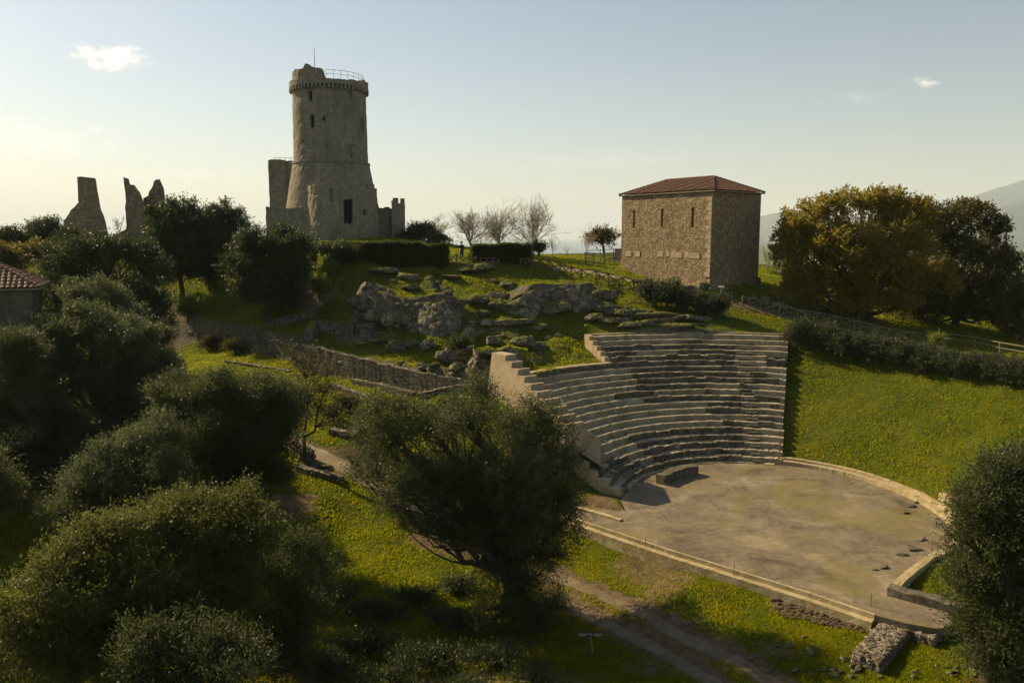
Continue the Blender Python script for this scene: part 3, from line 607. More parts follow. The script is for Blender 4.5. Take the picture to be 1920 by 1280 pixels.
# ---- orchestra floor
cor = [onz(1020, 955, 0)[:2], onz(1100, 979, 0)[:2], onz(1250, 1029, 0)[:2], onz(1400, 1075, 0)[:2], onz(1520, 1112, 0)[:2], onz(1640, 1152, 0)[:2], onz(1700, 1168, 0)[:2], onz(1758, 1178, 0)[:2], onz(1784, 1172, 0)[:2], onz(1786, 1155, 0)[:2], onz(1765, 1138, 0)[:2], onz(1674, 1108, 0)[:2]]
arc = [np.array(tp(rbase(t) + .30, t)) for t in np.arange(R(-62), R(162), R(2))]
arc = [q for q in arc if q[1] > 36.2 or q[0] > 22]
tail = [onz(1166, 958, 0)[:2], onz(1100, 950, 0)[:2], onz(1040, 940, 0)[:2]]
poly = [tuple(q) for q in list(cor) + arc + tail]
mb = MB(); mb.prism(poly, -.44, 0.0)
# slab top rounded: keep as one sheet with thickness
fl = mb.build('orchestra_floor', M['orch']); tag(fl, kind='structure')
# front edge step (low mossy ledge)
mb = MB(); fe = [onz(1020, 955, 0)[:2], onz(1640, 1152, 0)[:2]]; fe = [onz(u, v, 0)[:2] for u, v in ((1010, 952), (1100, 979), (1250, 1029), (1400, 1075), (1520, 1112), (1640, 1152))]
o_ = np.array([-.66, -.75])
for i in range(len(fe) - 1):
    a, b = fe[i], fe[i + 1]; mb.prism([tuple(a + o_ * .42), tuple(b + o_ * .42), tuple(b - o_ * .02), tuple(a - o_ * .02)], -1.2, -.20)
    mb.prism([tuple(a + o_ * .04), tuple(b + o_ * .04), tuple(b - o_ * .10), tuple(a - o_ * .10)], -.19, .015)
le = mb.build('stage_ledge', M['kerb']); tag(le, 'low mossy tan stone ledge along the front edge of the orchestra floor', 'ledge')
# curved kerb round the orchestra
kb = empty('orchestra_kerb', (TC[0], TC[1], 0), 'curved pale stone kerb between orchestra floor and grass bank', 'kerb')
def kerb_run(t0, t1, w_, h_, off=0., name='kerb_stone', mat='kerb'):
    t = t0; mb = MB()
    while t < t1 - .01:
        rr_ = float(rbase(t)); L_ = random.uniform(.8, 1.4) / rr_; t2 = min(t + L_, t1)
        arc_solid(mb, t + .0012, t2 - .0012, lambda q: rbase(q) + off + random.uniform(-.01, .01), lambda q: rbase(q) + off + w_, -.5, h_ + random.uniform(-.02, .02), 2., .03, .03, int(t * 700) % 91); t = t2
    mb.build(name, M[mat], kb)
kerb_run(R(-40), R(72.5), .42, .26, .30); kerb_run(R(-38), R(70.8), .30, .42, .74)
kerb_run(R(72.5), R(158), .42, .06, -.08)
# right side walls of the entrance passage
def low_wall(name, pts, wdt, zt, zb, mat, lab, cat='wall', rough=.05, grp=None):
    mb = MB(); P = [np.array(p, float) for p in pts]; zt = [zt] * len(P) if np.isscalar(zt) else zt; zb = [zb] * len(P) if np.isscalar(zb) else zb
    d_ = np.r_[0, np.cumsum([np.hypot(*(P[i + 1] - P[i])) for i in range(len(P) - 1)])]; n_ = max(2, int(d_[-1] / .35)); s = np.linspace(0, d_[-1], n_)
    X = np.interp(s, d_, [p[0] for p in P]); Y_ = np.interp(s, d_, [p[1] for p in P]); Zt = np.interp(s, d_, zt); Zb = np.interp(s, d_, zb)
    tx = np.gradient(X); ty = np.gradient(Y_); l_ = np.hypot(tx, ty); a = -ty / l_; b = tx / l_; V = []; sd_ = hash(name + lab) % 50
    nzz = rough * fbm(s * 1.3, 0 * s, 0, 4, 3) * 2; K = 6
    for i in range(n_):
        h_ = Zt[i] + nzz[i]
        for (o_, zf) in ((-.5, 0), (-.5, .5), (-.48, 1), (0, 1.02), (.48, 1), (.5, .5), (.5, 0)):
            jo = rough * .6 * float(fbm(s[i] * 1.9, zf * 2 + o_ * 3, 1, 3, 9)); z_ = Zb[i] + (h_ - Zb[i]) * zf
            V.append((X[i] + a[i] * (o_ * wdt + jo), Y_[i] + b[i] * (o_ * wdt + jo), z_ + (rough * .4 * float(fbm(s[i] * 3, o_ * 5, 2, 2, 4)) if zf > .9 else 0)))
    F_ = []
    for i in range(n_ - 1):
        for j in range(6): F_.append((i * 7 + j + 1, i * 7 + j, (i + 1) * 7 + j, (i + 1) * 7 + j + 1))
    F_ += [tuple(range(7)), tuple(reversed(range((n_ - 1) * 7, n_ * 7)))]
    c0 = np.array([X.mean(), Y_.mean(), float(np.mean(Zb))])
    o = mesh(name, np.array(V) - c0, F_, M[mat]); o.location = c0; return tag(o, lab, cat, grp)
a = onz(1672, 1104, .1)[:2]; b = onz(1765, 985, .1)[:2]
low_wall('kerb_wall', [onz(1672, 1102, .2)[:2], onz(1705, 1072, .2)[:2], onz(1745, 1040, .2)[:2], np.array(tp(rbase(R(-40)) + .5, R(-40)))], .42, .16, -.4, 'kerb', 'straight pale kerb wall from the passage corner to the curved kerb', 'wall', .04)
low_wall('passage_wall', [onz(1668, 1100, .3)[:2], onz(1720, 1114, .3)[:2], onz(1790, 1132, .3)[:2], onz(1870, 1155, .3)[:2]], .7, .34, -.5, 'old', 'short dark stone wall bordering the passage into the orchestra', 'wall', .08)
low_wall('kerb_wall', [onz(1040, 948, 0)[:2], onz(1100, 958, 0)[:2], onz(1165, 976, 0)[:2]], .35, .12, -.5, 'kerb', 'short low stone edging left of the orchestra beside the gravel patch', 'wall', .04)
# fallen slab row on the orchestra floor below the seats
low_wall('fallen_seat_block', [onz(1238, 902, .2)[:2], onz(1272, 888, .2)[:2], onz(1303, 882, .2)[:2]], .7, .62, -.02, 'old', 'loose weathered seat block on the floor in front of the lowest row', 'stone block', .07)
low_wall('fallen_seat_block', [onz(1150, 925, .1)[:2], onz(1172, 918, .1)[:2]], .5, .3, -.3, 'old', 'small loose block at the left tip of the lowest seats', 'stone block', .05)
# L-shaped rubble foundation, front right
za = -.25
Lf = [onz(u, v, za)[:2] for u, v in ((1594, 1222), (1650, 1160), (1690, 1152), (1772, 1178), (1755, 1200), (1708, 1184), (1652, 1244))]
def rubble_block(name, poly, zt, zb, lab, seed, mat='rubble', amp=.06, cell=.08):
    P = np.array(poly); x0, y0 = P.min(0); x1, y1 = P.max(0); X, Y_ = np.meshgrid(np.arange(x0 - .3, x1 + .3, cell), np.arange(y0 - .3, y1 + .3, cell))
    ins = np.zeros(X.shape, bool); n_ = len(P)
    for i in range(n_):
        a = P[i]; b = P[(i + 1) % n_]; c_ = ((a[1] > Y_) != (b[1] > Y_)) & (X < (b[0] - a[0]) * (Y_ - a[1]) / (b[1] - a[1] + 1e-9) + a[0]); ins ^= c_
    cellr = lambda s: np.abs(fbm(X * s, Y_ * s, 0, 2, seed))
    d_ = segdist(X, Y_, list(P) + [P[0]]); Zt = zt + amp * (2.2 * vnoise(X * 6.5, Y_ * 6.5, 0, seed) - 1) - .07 * (1 - sstep(0, .12, d_)); Z = np.where(ins, Zt, zb)
    i_ = np.arange(X.size).reshape(X.shape); F_ = np.stack([i_[:-1, :-1], i_[:-1, 1:], i_[1:, 1:], i_[1:, :-1]], -1).reshape(-1, 4); keep = (Z.ravel()[F_] > zb).any(1); F_ = F_[keep]
    c0 = np.array([P[:, 0].mean(), P[:, 1].mean(), zb]); V = np.stack([X, Y_, Z], -1).reshape(-1, 3); V[:, :2] += .03 * rng.standard_normal((len(V), 2))
    us_ = np.unique(F_); mp = -np.ones(len(V), int); mp[us_] = np.arange(len(us_))
    o = mesh(name, V[us_] - c0, mp[F_], M[mat]); o.location = c0; return tag(o, lab, 'foundation')
rubble_block('rubble_foundation', Lf, za, -1.9, 'angled rubble stone foundation beside the passage in the lower right', 3)
# ================================================================== BUILDINGS
def zat(v, Y): return float(at(960, v, Y)[2])
def xat(u, v, Y): return float(at(u, v, Y)[0])
def drum(name, parent, r_of_z, z0, ztop_of, th0, th1, wins, mat, rough=.04, dth=1.5, dz=.22, thick=1.2, seed=1):
    """masonry shell of revolution round the parent origin; windows are recesses (theta, z, half width, half height, depth)"""
    nt_ = int((th1 - th0) / dth) + 1; T = np.radians(np.linspace(th0, th1, nt_)); zm = max(ztop_of(t) for t in T); nz = int((zm - z0) / dz) + 1; V = []
    for t in T:
        zt = ztop_of(t)
        for j in range(nz):
            z = z0 + (zt - z0) * j / (nz - 1); r = r_of_z(z) + rough * float(fbm(t * 9, z * 1.6, seed, 4, 3))
            for (wt, wz, hw, hh, dp) in wins:
                if abs(((t - math.radians(wt) + math.pi) % (2 * math.pi) - math.pi) * r) < hw and abs(z - wz) < hh: r -= dp
            V.append((r * math.cos(t), r * math.sin(t), z))
    nf = len(V)
    for t in T:     # inner face top ring
        zt = ztop_of(t); ri = r_of_z(zt) - thick; V.append((ri * math.cos(t), ri * math.sin(t), zt)); V.append((ri * math.cos(t), ri * math.sin(t), z0))
    F_ = []
    for i in range(nt_ - 1):
        for j in range(nz - 1): a = i * nz + j; F_.append((a, a + nz, a + nz + 1, a + 1))
        F_.append((i * nz + nz - 1, (i + 1) * nz + nz - 1, nf + 2 * (i + 1), nf + 2 * i)); F_.append((nf + 2 * i, nf + 2 * i + 2, nf + 2 * i + 3, nf + 2 * i + 1))
    if th1 - th0 < 359:
        for i in (0, nt_ - 1):
            f = tuple([i * nz + j for j in range(nz)] + [nf + 2 * i, nf + 2 * i + 1]); F_.append(f if i == nt_ - 1 else tuple(reversed(f)))
    return mesh(name, V, F_, mat, parent)
TY = 118.0; tcx = xat(621, 300, TY); tz0 = 15.0
keep = empty('castle_tower', (tcx, TY, 0), 'tall round medieval stone tower with flared base, broken parapet and crenellated wings', 'castle tower')
zs = zat(302, TY - 5); zd = zat(166, TY - 5) + .3; zb = 14.5
def scr(z): return 5.42 + (1.0 - np.clip((z - zb) / (zs - zb), 0, 1)) * 2.2
def win(parent, t, z, hw, hh, rr, name='window'):
    mb = MB(); n_ = 4; t0 = math.radians(t)
    P = [((rr) * math.cos(t0 + (i / n_ - .5) * 2 * hw / rr), rr * math.sin(t0 + (i / n_ - .5) * 2 * hw / rr)) for i in range(n_ + 1)]
    V = [(p[0], p[1], z - hh) for p in P] + [(p[0], p[1], z + hh) for p in P]; mb.add(V, [(i, i + 1, n_ + 2 + i, n_ + 1 + i) for i in range(n_)]); mb.build(name, M['dark'], parent)
def th_u(u, r, cu=621, Y=TY): s = px2m(u - cu, Y - r * .9) / r; return -90 + math.degrees(math.atan(-tcx / TY)) + math.degrees(math.asin(np.clip(s, -.98, .98)))
wd = [(th_u(586, 5.3), zat(172, TY - 5), .3, 1.1, .55), (th_u(587, 5.3), zat(226, TY - 5), .3, .9, .35), (th_u(682, 5.3), zat(228, TY - 4), .35, .9, .5), (th_u(658, 5.3), zat(287, TY - 5), .85, 1.25, .22), (th_u(610, 5.3), zat(222, TY - 5), .15, .3, .4), (th_u(571, 5.3), zat(266, TY - 4), .12, .2, .4), (th_u(660, 5.3), zat(176, TY - 5), .2, .6, .4), (th_u(661, 5.3), zat(286, TY - 5), .2, .7, .3)]
drum('drum_wall', keep, lambda z: 5.13 + .12 * (zd - z) / 10, zs, lambda t: zd + .4, 0, 360, wd, M['tower'], .06, 2, .3)
drum('flared_base', keep, scr, zb, lambda t: zs, 0, 360, [(th_u(572, 5.5), zs - .7, .15, .3, .4)], M['tower'], .07, 2, .35, seed=4)
mb = MB()
for i in range(120):
    a, b = [2 * math.pi * (i + q) / 120 for q in (0, 1)]; r0, r1 = 4.9, 5.56
    V = [(r * math.cos(t), r * math.sin(t), z) for t in (a, b) for r, z in ((r0, zs - .12), (r1, zs - .12), (r1, zs + .10), (r0, zs + .10))]
    mb.add(V, [(0, 1, 5, 4), (1, 2, 6, 5), (2, 3, 7, 6)])
mb.build('string_course', M['tower'], keep)
for (t, z, hw, hh, dp) in wd[:3] + wd[4:5]: win(keep, t, z, hw, hh, 5.2 - dp + .07)
# corbels and parapet
mb = MB()
for i in range(60):
    t = 2 * math.pi * i / 60
    if (0.1 < t < 3.0) or random.random() > .1: mb.box((5.35 * math.cos(t), 5.35 * math.sin(t), zd + .1), (.40, .26, .6), t)
mb.build('corbel', M['tower'], keep)
drum('parapet', keep, lambda z: 5.52, zd + .35, lambda t: zd + 1.05 + .22 * float(fbm(t * 6, 0, 0, 3, 6)) + (.35 if math.cos(t) > .93 else 0), 0, 360, [], M['tower'], .08, 3, .3, .7, seed=9)
def brk(t):     # the surviving high piece of wall stands on the left half
    d_ = math.degrees(t) % 360; x = -math.cos(t)            # x: +1 left .. -1 right
    prof = np.interp(x, [-.12, -.05, .02, .12, .25, .36, .42, .5, .62, .75, .88, .97, 1.0], [0, 1.15, 1.25, 1.35, 1.5, 1.75, 2.0, 1.45, 1.3, 1.5, 1.4, .9, .5]); return zd + 1.1 + prof + .12 * float(fbm(t * 14, 0, 0, 3, 2))
drum('broken_wall', keep, lambda z: 5.05, zd + .6, brk, 96, 277, [], M['tower'], .1, 1.5, .3, .9, seed=12)
mb = MB(); z = zd + 1.1; rl = 4.9
mb2 = empty('rail', (0, 0, 0)); mb2.parent = keep; mb2.name = 'parapet_rail'
for d_ in range(-82, 60, 12): t = R(d_); q = (rl * math.cos(t), rl * math.sin(t)); m3 = MB(); m3.tube((q[0], q[1], z - .6), (q[0], q[1], z + 1.15), .035, .035, 5); m3.build('baluster', M['metal'], mb2)
for hh in (.6, 1.12):
    m3 = MB(); m3.path([(rl * math.cos(R(d_)), rl * math.sin(R(d_)), z + hh) for d_ in range(-82, 60, 6)], [.03] * 24, 5); m3.build('handrail', M['metal'], mb2)
mb = MB(); mb.tube((px2m(-22, TY), -1, zd + 1), (px2m(-22, TY), -1, zat(93, TY)), .06, .03, 6); mb.build('mast', M['metaldark'], keep)
# inner floor closes the shell
mb = MB(); mb.prism([(4.9 * math.cos(R(q)), 4.9 * math.sin(R(q))) for q in range(0, 360, 15)], zd - .6, zd + .55); mb.build('terrace_floor', M['tower'], keep)
# front bastion
fb = empty('bastion', (0, 0, 0)); fb.parent = keep
BY = 113.0; bx = xat(642, 340, BY) - tcx; br = px2m(63, BY - 2)
zt_b = zat(344, BY - 4)
def btop(t): return zt_b - .9 * max(0, vn(t)) + .25 * float(fbm(t * 8, 3, 0, 3, 7))
def vn(t): return 0.15 if math.cos(t) < -.5 else (.5 if math.cos(t) > .8 else .1 * math.sin(t * 9))
wb_ = [(th_u(650, br, 642, BY), zat(397, BY - 4), .62, 1.55, .7), (th_u(680, br, 642, BY), zat(398, BY - 4), .28, .28, .5), (th_u(622, br, 642, BY), zat(366, BY - 4), .18, .9, .25), (th_u(585, br, 642, BY), zat(352, BY - 2), .2, .8, .3)]
o = drum('wall', fb, lambda z: br * (1.0 + .05 * (zt_b - z) / 8), 14.2, btop, 150, 390, wb_, M['tower'], .10, 1.5, .25, 1.0, seed=21); o.location = (bx, BY - TY, 0)
hub = empty('opening', (bx, BY - TY, 0)); hub.parent = fb
for (t, z, hw, hh, dp), nm in zip(wb_[:2], ('doorway', 'window')): win(hub, t, z, hw, hh, br * 1.02 - dp + .12, nm)
def profile_wall(name, top, vb, Y0, Y1, thick, mat, parent=None, seed=0, rough=.12, step=3.0, origin=None):
    """a standing wall whose broken top is given in photo columns at its real distance; real thickness"""
    us = np.array([q[0] for q in top], float); vs = np.array([q[1] for q in top], float); n_ = max(4, int((us[-1] - us[0]) / step) + 1); uu = np.unique(np.r_[np.linspace(us[0], us[-1], n_), us]); nz = 14; V = []
    O = np.array(origin if origin is not None else (0, 0, 0)); n_ = len(uu)
    for side in (0, 1):
        for i, u in enumerate(uu):
            f = (u - us[0]) / (us[-1] - us[0]); Y = Y0 + (Y1 - Y0) * f; zt = zat(np.interp(u, us, vs), Y); zb_ = zat(vb, Y) if vb > 300 else vb; x = xat(u, 445, Y)
            for j in range(nz):
                g = j / (nz - 1); z = zb_ + (zt - zb_) * g; k = rough * float(fbm(x * .9 + side * 9, z * .9, seed, 4, 3)); dx = rough * .8 * float(fbm(z * 1.3, u * .02, seed + 3, 3, 5)) if (i in (0, n_ - 1)) else 0
                V.append(((x + dx) * (1 + (thick / Y if side else 0)), Y + (thick if side else 0) + k, z))
    F_ = []; o_ = n_ * nz
    for i in range(n_ - 1):
        for j in range(nz - 1):
            a = i * nz + j; F_.append((a, a + nz, a + nz + 1, a + 1)); b = o_ + a; F_.append((b + 1, b + nz + 1, b + nz, b))
        a = i * nz + nz - 1; F_.append((a, a + nz, o_ + a + nz, o_ + a))
    for j in range(nz - 1):
        F_.append((j, j + 1, o_ + j + 1, o_ + j)); a = (n_ - 1) * nz + j; F_.append((a + 1, a, o_ + a, o_ + a + 1))
    return mesh(name, np.array(V) - O, F_, mat, parent)
KO = (tcx, TY, 0)
st_ = profile_wall('side_tower', [(508, 301), (512, 299), (533, 299), (536, 303), (548, 301), (575, 304), (580, 305)], 450, 119, 118, 5, M['tower'], keep, 3, .12, origin=KO)
profile_wall('buttress_strip', [(534, 300), (541, 300)], 450, 118.6, 118.4, .5, M['tower'], keep, 5, .05, origin=KO)
mb = MB()
for u in (515, 525, 535, 545, 553): mb.tube((xat(u, 300, 120) - tcx, 2, zat(301, 120)), (xat(u, 300, 120) - tcx, 2, zat(295.5, 120)), .04, .04, 4)
mb.tube((xat(513, 300, 120) - tcx, 2, zat(295.5, 120)), (xat(556, 300, 120) - tcx, 2, zat(296, 120)), .04, .04, 4); mb.build('side_railing', M['metal'], keep)
profile_wall('curtain_wall', [(500, 388), (502, 387), (507, 388), (508, 391), (511, 391), (512, 386), (515, 386), (518, 392), (530, 390), (545, 391), (560, 389), (580, 389)], 462, 114, 111, 1.4, M['tower'], keep, 7, .14, origin=KO)
profile_wall('curtain_wall', [(700, 384), (704, 384), (705, 386), (711, 386), (712, 390), (721, 390), (722, 388), (731, 388), (732, 391), (738, 390)], 462, 115, 116, 1.3, M['tower'], keep, 9, .1, origin=KO)
profile_wall('corner_turret', [(735, 376), (737.5, 376), (737.6, 371), (748, 371), (748.1, 381), (751.5, 381), (751.6, 372), (760, 372)], 462, 114.5, 115.5, 3, M['tower'], keep, 11, .08, origin=KO)
profile_wall('ruined_stub', [(690, 346), (699, 344), (704, 346), (705, 358), (708, 372), (711, 386)], 450, 115, 116, 1.5, M['tower'], keep, 13, .1, origin=KO)
# ruined towers, far left
r1 = empty('ruined_wall', (xat(165, 450, 112), 112, 15), 'leftmost ruin, a tall square stub of stone wall with a sloping shoulder', 'ruin'); O1 = (xat(165, 450, 112), 112, 15)
profile_wall('wall', [(122, 414), (126, 408), (131, 402), (135, 394), (143, 388), (151.5, 379), (152, 360), (153, 332), (160, 331), (175, 333), (186, 334), (187.5, 350), (190, 372), (193, 392), (197, 402), (200, 418), (202, 430), (204, 445)], 480, 113, 110, 3, M['ruin'], r1, 2, .3, 2, O1)
O2 = (xat(275, 450, 114), 114, 15); r2 = empty('ruined_tower', O2, 'broken round tower shell with two jagged standing pieces', 'ruin')
profile_wall('wall', [(239, 332), (243, 334), (248, 335), (250, 346), (258, 347), (263, 355), (268, 361), (271, 370), (273, 380), (275, 402)], 480, 112, 110, 1.6, M['ruin'], r2, 4, .2, 2, O2)
profile_wall('wall', [(226, 436), (236, 430), (242, 414), (250, 410), (262, 406), (272, 398), (273, 372), (282, 367), (285, 359), (291, 352), (294, 340), (297, 337), (306, 336), (309, 345), (312, 354), (313, 368), (314, 390)], 480, 114.5, 112, 1.8, M['ruin'], r2, 6, .25, 2, O2)
# ---------------------------------------------------------------- chapel
cA = np.array([xat(1331, 528, 82), 82.0]); cB = np.array([xat(1164, 515, 92.5), 92.5]); cR = np.array([xat(1421, 525, 87.4), 87.4]); cD = cB + cR - cA
zf = 11.1; ze = zat(359, 82)
c0 = (cA + cD) / 2; chap = empty('stone_chapel', (c0[0], c0[1], zf), 'square rubble stone chapel with slit windows and red tiled hip roof', 'chapel')
def cl(p, z): return (p[0] - c0[0], p[1] - c0[1], z - zf)
def grid_wall(name, P, Q, zb, zt, wins, mat, parent, proj, rough=.05, step=.2, seed=0, base_out=.0):
    P = np.array(P); Q = np.array(Q); Ln = float(np.hypot(*(Q - P))); d_ = (Q - P) / Ln; nn = np.array([d_[1], -d_[0]]); nu = int(Ln / step) + 1; nv = int((zt - zb) / step) + 1; V = []
    for i in range(nu):
        s = Ln * i / (nu - 1)
        for j in range(nv):
            z = zb + (zt - zb) * j / (nv - 1); o_ = rough * float(fbm(s * 1.1, z * 1.1, seed, 4, 4)) * (0 if i in (0, nu - 1) else 1) + base_out * (1 - sstep(.8, 2.2, z - zb))
            for (ws, wz, hw, hh, dp) in wins:
                if abs(s - ws) < hw and abs(z - wz) < hh: o_ -= dp
            q = P + d_ * s + nn * o_; V.append(proj(q, z))
    F_ = [(i * nv + j, (i + 1) * nv + j, (i + 1) * nv + j + 1, i * nv + j + 1) for i in range(nu - 1) for j in range(nv - 1)]
    return mesh(name, V, F_, mat, parent)
LA = float(np.hypot(*(cA - cB)))
def s_of_u(u):        # distance along the long wall from cB
    k = (u - 960) / FPX * 1.0; ss = np.linspace(0, LA, 400); q = cB[None] + (cA - cB)[None] * (ss / LA)[:, None]; uu = 960 + FPX * q[:, 0] / (q[:, 1] * math.cos(PITCH)); return ss[np.argmin(np.abs(uu - u))]
cw = [(s_of_u(u), ze - 2.55, .13, 1.0, .5) for u in (1188.5, 1240.5, 1297)]
walls = empty('wall', (0, 0, 0)); walls.parent = chap
grid_wall('long_wall', cB, cA, zf - 1, ze, cw, M['chapel'], walls, cl, .06, .085, 1, .12)
grid_wall('short_wall', cA, cR, zf - 1, ze, [], M['chapel'], walls, cl, .06, .2, 2, .12)
grid_wall('back_wall', cR, cD, zf - 1, ze, [], M['chapel'], walls, cl, .05, .6, 3); grid_wall('back_wall', cD, cB, zf - 1, ze, [], M['chapel'], walls, cl, .05, .6, 4)
dd = (cA - cB) / LA; nn = np.array([dd[1], -dd[0]])
for (s, z, hw, hh, dp) in cw:
    a = cB + dd * (s - hw - .05) - nn * .42; b = cB + dd * (s + hw + .05) - nn * .42; mesh('window', [cl(a, z - hh), cl(b, z - hh), cl(b, z + hh), cl(a, z + hh)], [(0, 1, 2, 3)], M['dark'], chap)
# row of ashlar blocks in the long wall
mb = MB(); rzc = math.atan2(dd[1], dd[0])
for s0, w_, z_ in [(1.2, .9, 3.1), (2.6, .8, 3.1), (6.1, .9, 3.15), (7.2, .5, 3.2), (8.4, 1.6, 3.1), (9.9, .5, 3.15), (10.9, 1.4, 3.05)]:
    q = cB + dd * s0 + nn * .0; mb = MB(); mb.box((q[0] - c0[0] - nn[0] * .035, q[1] - c0[1] - nn[1] * .035, z_ + .45), (w_, .15, .6), rzc, .012); mb.build('ashlar_block', M['chapelblock'], chap)
mb = MB(); d2 = (cR - cA) / np.hypot(*(cR - cA)); n2 = np.array([d2[1], -d2[0]])
for j in range(17):     # quoins at the near corner
    z_ = 1.6 + j * .48; lw = (.7, .4)[j % 2]
    q = cA - dd * lw / 2 - n2 * .0; mb.box((q[0] - c0[0] + nn[0] * .012, q[1] - c0[1] + nn[1] * .012, z_), (lw, .16, .44), rzc, .01)
mb.build('quoin', M['chapelblock'], chap)
# tiled roof
m, n, l = new_mat('clay_tiles'); g = n.new('ShaderNodeTexCoord').outputs['Object']
a_ = noise(n, l, g, 6, 3, .6); b_ = noise(n, l, g, .8, 5, .6); rr = ramp(n, [(.3, (.09, .045, .03)), (.5, (.165, .082, .052)), (.7, (.26, .16, .11))]); l.new(a_, rr.inputs[0])
finish(n, l, mixc(n, l, mrange(n, l, b_, .5, .7, 0, .5), rr.outputs[0], (.13, .10, .06)), .8, a_, .03); M['tile'] = m
def tile_slope(name, E0, E1, T0, T1, mat, parent, pitch=.36):
    """corrugated tile plane between eave E0-E1 and top T0-T1 (points in the parent's space)"""
    E0, E1, T0, T1 = map(lambda q: np.array(q, float), (E0, E1, T0, T1)); ex = (E1 - E0); Lx = np.linalg.norm(ex); ex /= Lx; up = T0 - E0; up = up - ex * (up @ ex); Lu = np.linalg.norm(up); up /= Lu; nr = np.cross(ex, up); nr /= np.linalg.norm(nr)
    nr = nr if nr[2] > 0 else -nr; tl = (T0 - E0) @ ex; tr = (T1 - E0) @ ex; us = np.arange(0, Lx + .01, pitch / 6); rows = max(3, int(Lu / .42)); V = []; ts = []
    for r in range(rows): ts += [(r / rows, 0.045), ((r + .985) / rows, .0)]
    for (t, lift) in ts:
        a, b = tl * t, Lx + (tr - Lx) * t
        for u in us:
            uc = min(max(u, a), b); h_ = .09 * abs(math.sin(math.pi * uc / pitch)) + lift + (.02 * math.sin(uc * 13.7 + t * 9)); V.append(E0 + ex * uc + up * (Lu * t) + nr * h_)
    nu = len(us); F_ = [(i * nu + j, i * nu + j + 1, (i + 1) * nu + j + 1, (i + 1) * nu + j) for i in range(len(ts) - 1) for j in range(nu - 1)]
    return mesh(name, V, F_, mat, parent)
def hip_roof(parent, corners, ridge_, zE, zR, over, mat, tocl):
    cen = sum(corners) / 4; Cn = []
    for q in corners: v_ = q - cen; Cn.append(q + v_ / np.hypot(*v_) * over * 1.4)
    rf = empty('roof', (0, 0, 0)); rf.parent = parent; E_ = [tocl(q, zE) for q in Cn]; R0, R1 = tocl(ridge_[0], zR), tocl(ridge_[1], zR)
    tile_slope('tile_slope', E_[0], E_[1], R0, R1, mat, rf); tile_slope('tile_slope', E_[1], E_[2], R1, R1, mat, rf); tile_slope('tile_slope', E_[2], E_[3], R1, R0, mat, rf); tile_slope('tile_slope', E_[3], E_[0], R0, R0, mat, rf)
    for a, b in ((R0, R1), (E_[0], R0), (E_[1], R1), (E_[2], R1), (E_[3], R0)):
        a = np.array(a); b = np.array(b); Ld = np.linalg.norm(b - a); k = int(Ld / .4); mb = MB()
        for i in range(k): p = a + (b - a) * i / k; q = a + (b - a) * (i + 1.1) / k; mb.tube(p + [0, 0, .06], q + [0, 0, .03], .13, .105, 7)
        mb.build('ridge_tile', mat, rf)
    mb = MB(); bb = [tocl(q, zE - .14) for q in Cn]; tt = [(x, y, z + .12) for x, y, z in bb]; mb.add(bb + tt, [(3, 2, 1, 0), (4, 5, 6, 7)] + [(i, (i + 1) % 4, 4 + (i + 1) % 4, 4 + i) for i in range(4)]); mb.build('eave_board', M['tower'], rf)
# corners in order: cB->cA is the long near side
mid0 = (cB + cD) / 2; mid1 = (cA + cR) / 2; dr = (mid1 - mid0) / np.hypot(*(mid1 - mid0)); hw = np.hypot(*(cR - cA)) / 2
hip_roof(chap, [cB, cA, cR, cD], (mid0 + dr * hw * .75, mid1 - dr * hw * .75), ze + .16, zat(327, 86) - .15, .28, M['tile'], cl)
# fallen stones at the foot of the chapel
# ---------------------------------------------------------------- farmhouse far left
hY = 57.0; hA = np.array([xat(60, 545, hY), hY]); hzE = zat(543, hY); hd = np.array([-.907, -.42]); hb = np.array([-.42, .907])
hB = hA + hd * 9; hC = hA + hb * 6.5; hD = hB + hb * 6.5; hc = (hA + hD) / 2; hz0 = 7.0
farm = empty('farmhouse', (hc[0], hc[1], hz0), 'low stone farmhouse with old clay tile roof, cut by the left edge', 'house')
def fl_(p, z): return (p[0] - hc[0], p[1] - hc[1], z - hz0)
fw = empty('wall', (0, 0, 0)); fw.parent = farm
for nm, a, b in (('front_wall', hB, hA), ('side_wall', hA, hC), ('back_wall', hC, hD), ('back_wall', hD, hB)): grid_wall(nm, a, b, hz0 - 1, hzE, [], M['farmwall'], fw, fl_, .05, .3, 5)
hip_roof(farm, [hB, hA, hC, hD], (hB + hb * 3.25 - hd * 3, hA + hb * 3.25 + hd * 3), hzE + .14, hzE + 2.1, .45, M['tile'], fl_)
# ================================================================== WALLS OF THE TERRACES
def wallpos(u):
    k = (u - 960) / FPX; s = (WALLP[0] - k * WALLP[1] * .992) / (k * WALLD[1] * .992 - WALLD[0]); return WALLP + WALLD * s
WU = [(330, 612), (400, 620), (480, 633), (600, 653), (660, 668), (720, 683), (800, 700), (895, 716)]
wpts = [wallpos(u) for u, v in WU]; wz = [zat(v, p[1]) for (u, v), p in zip(WU, wpts)]
low_wall('retaining_wall', wpts[2:], .6, wz[2:], 2.6, 'wall', 'long grey masonry retaining wall descending across the slope to the theatre', 'retaining wall', .07)
low_wall('retaining_wall', [p - WALLN * .0 for p in wpts[:3]], .6, [z - .5 for z in wz[:3]], 3.6, 'wall', 'ruinous overgrown upper end of the retaining wall under the dark trees', 'retaining wall', .35)
def gl(name, uv, wdt, hgt, mat, lab, cat='wall', rough=.06):
    P = [gpt(*q) for q in uv]; z = [gz(*p) for p in P]; return low_wall(name, P, wdt, [q + hgt for q in z], [q - .5 for q in z], mat, lab, cat, rough)
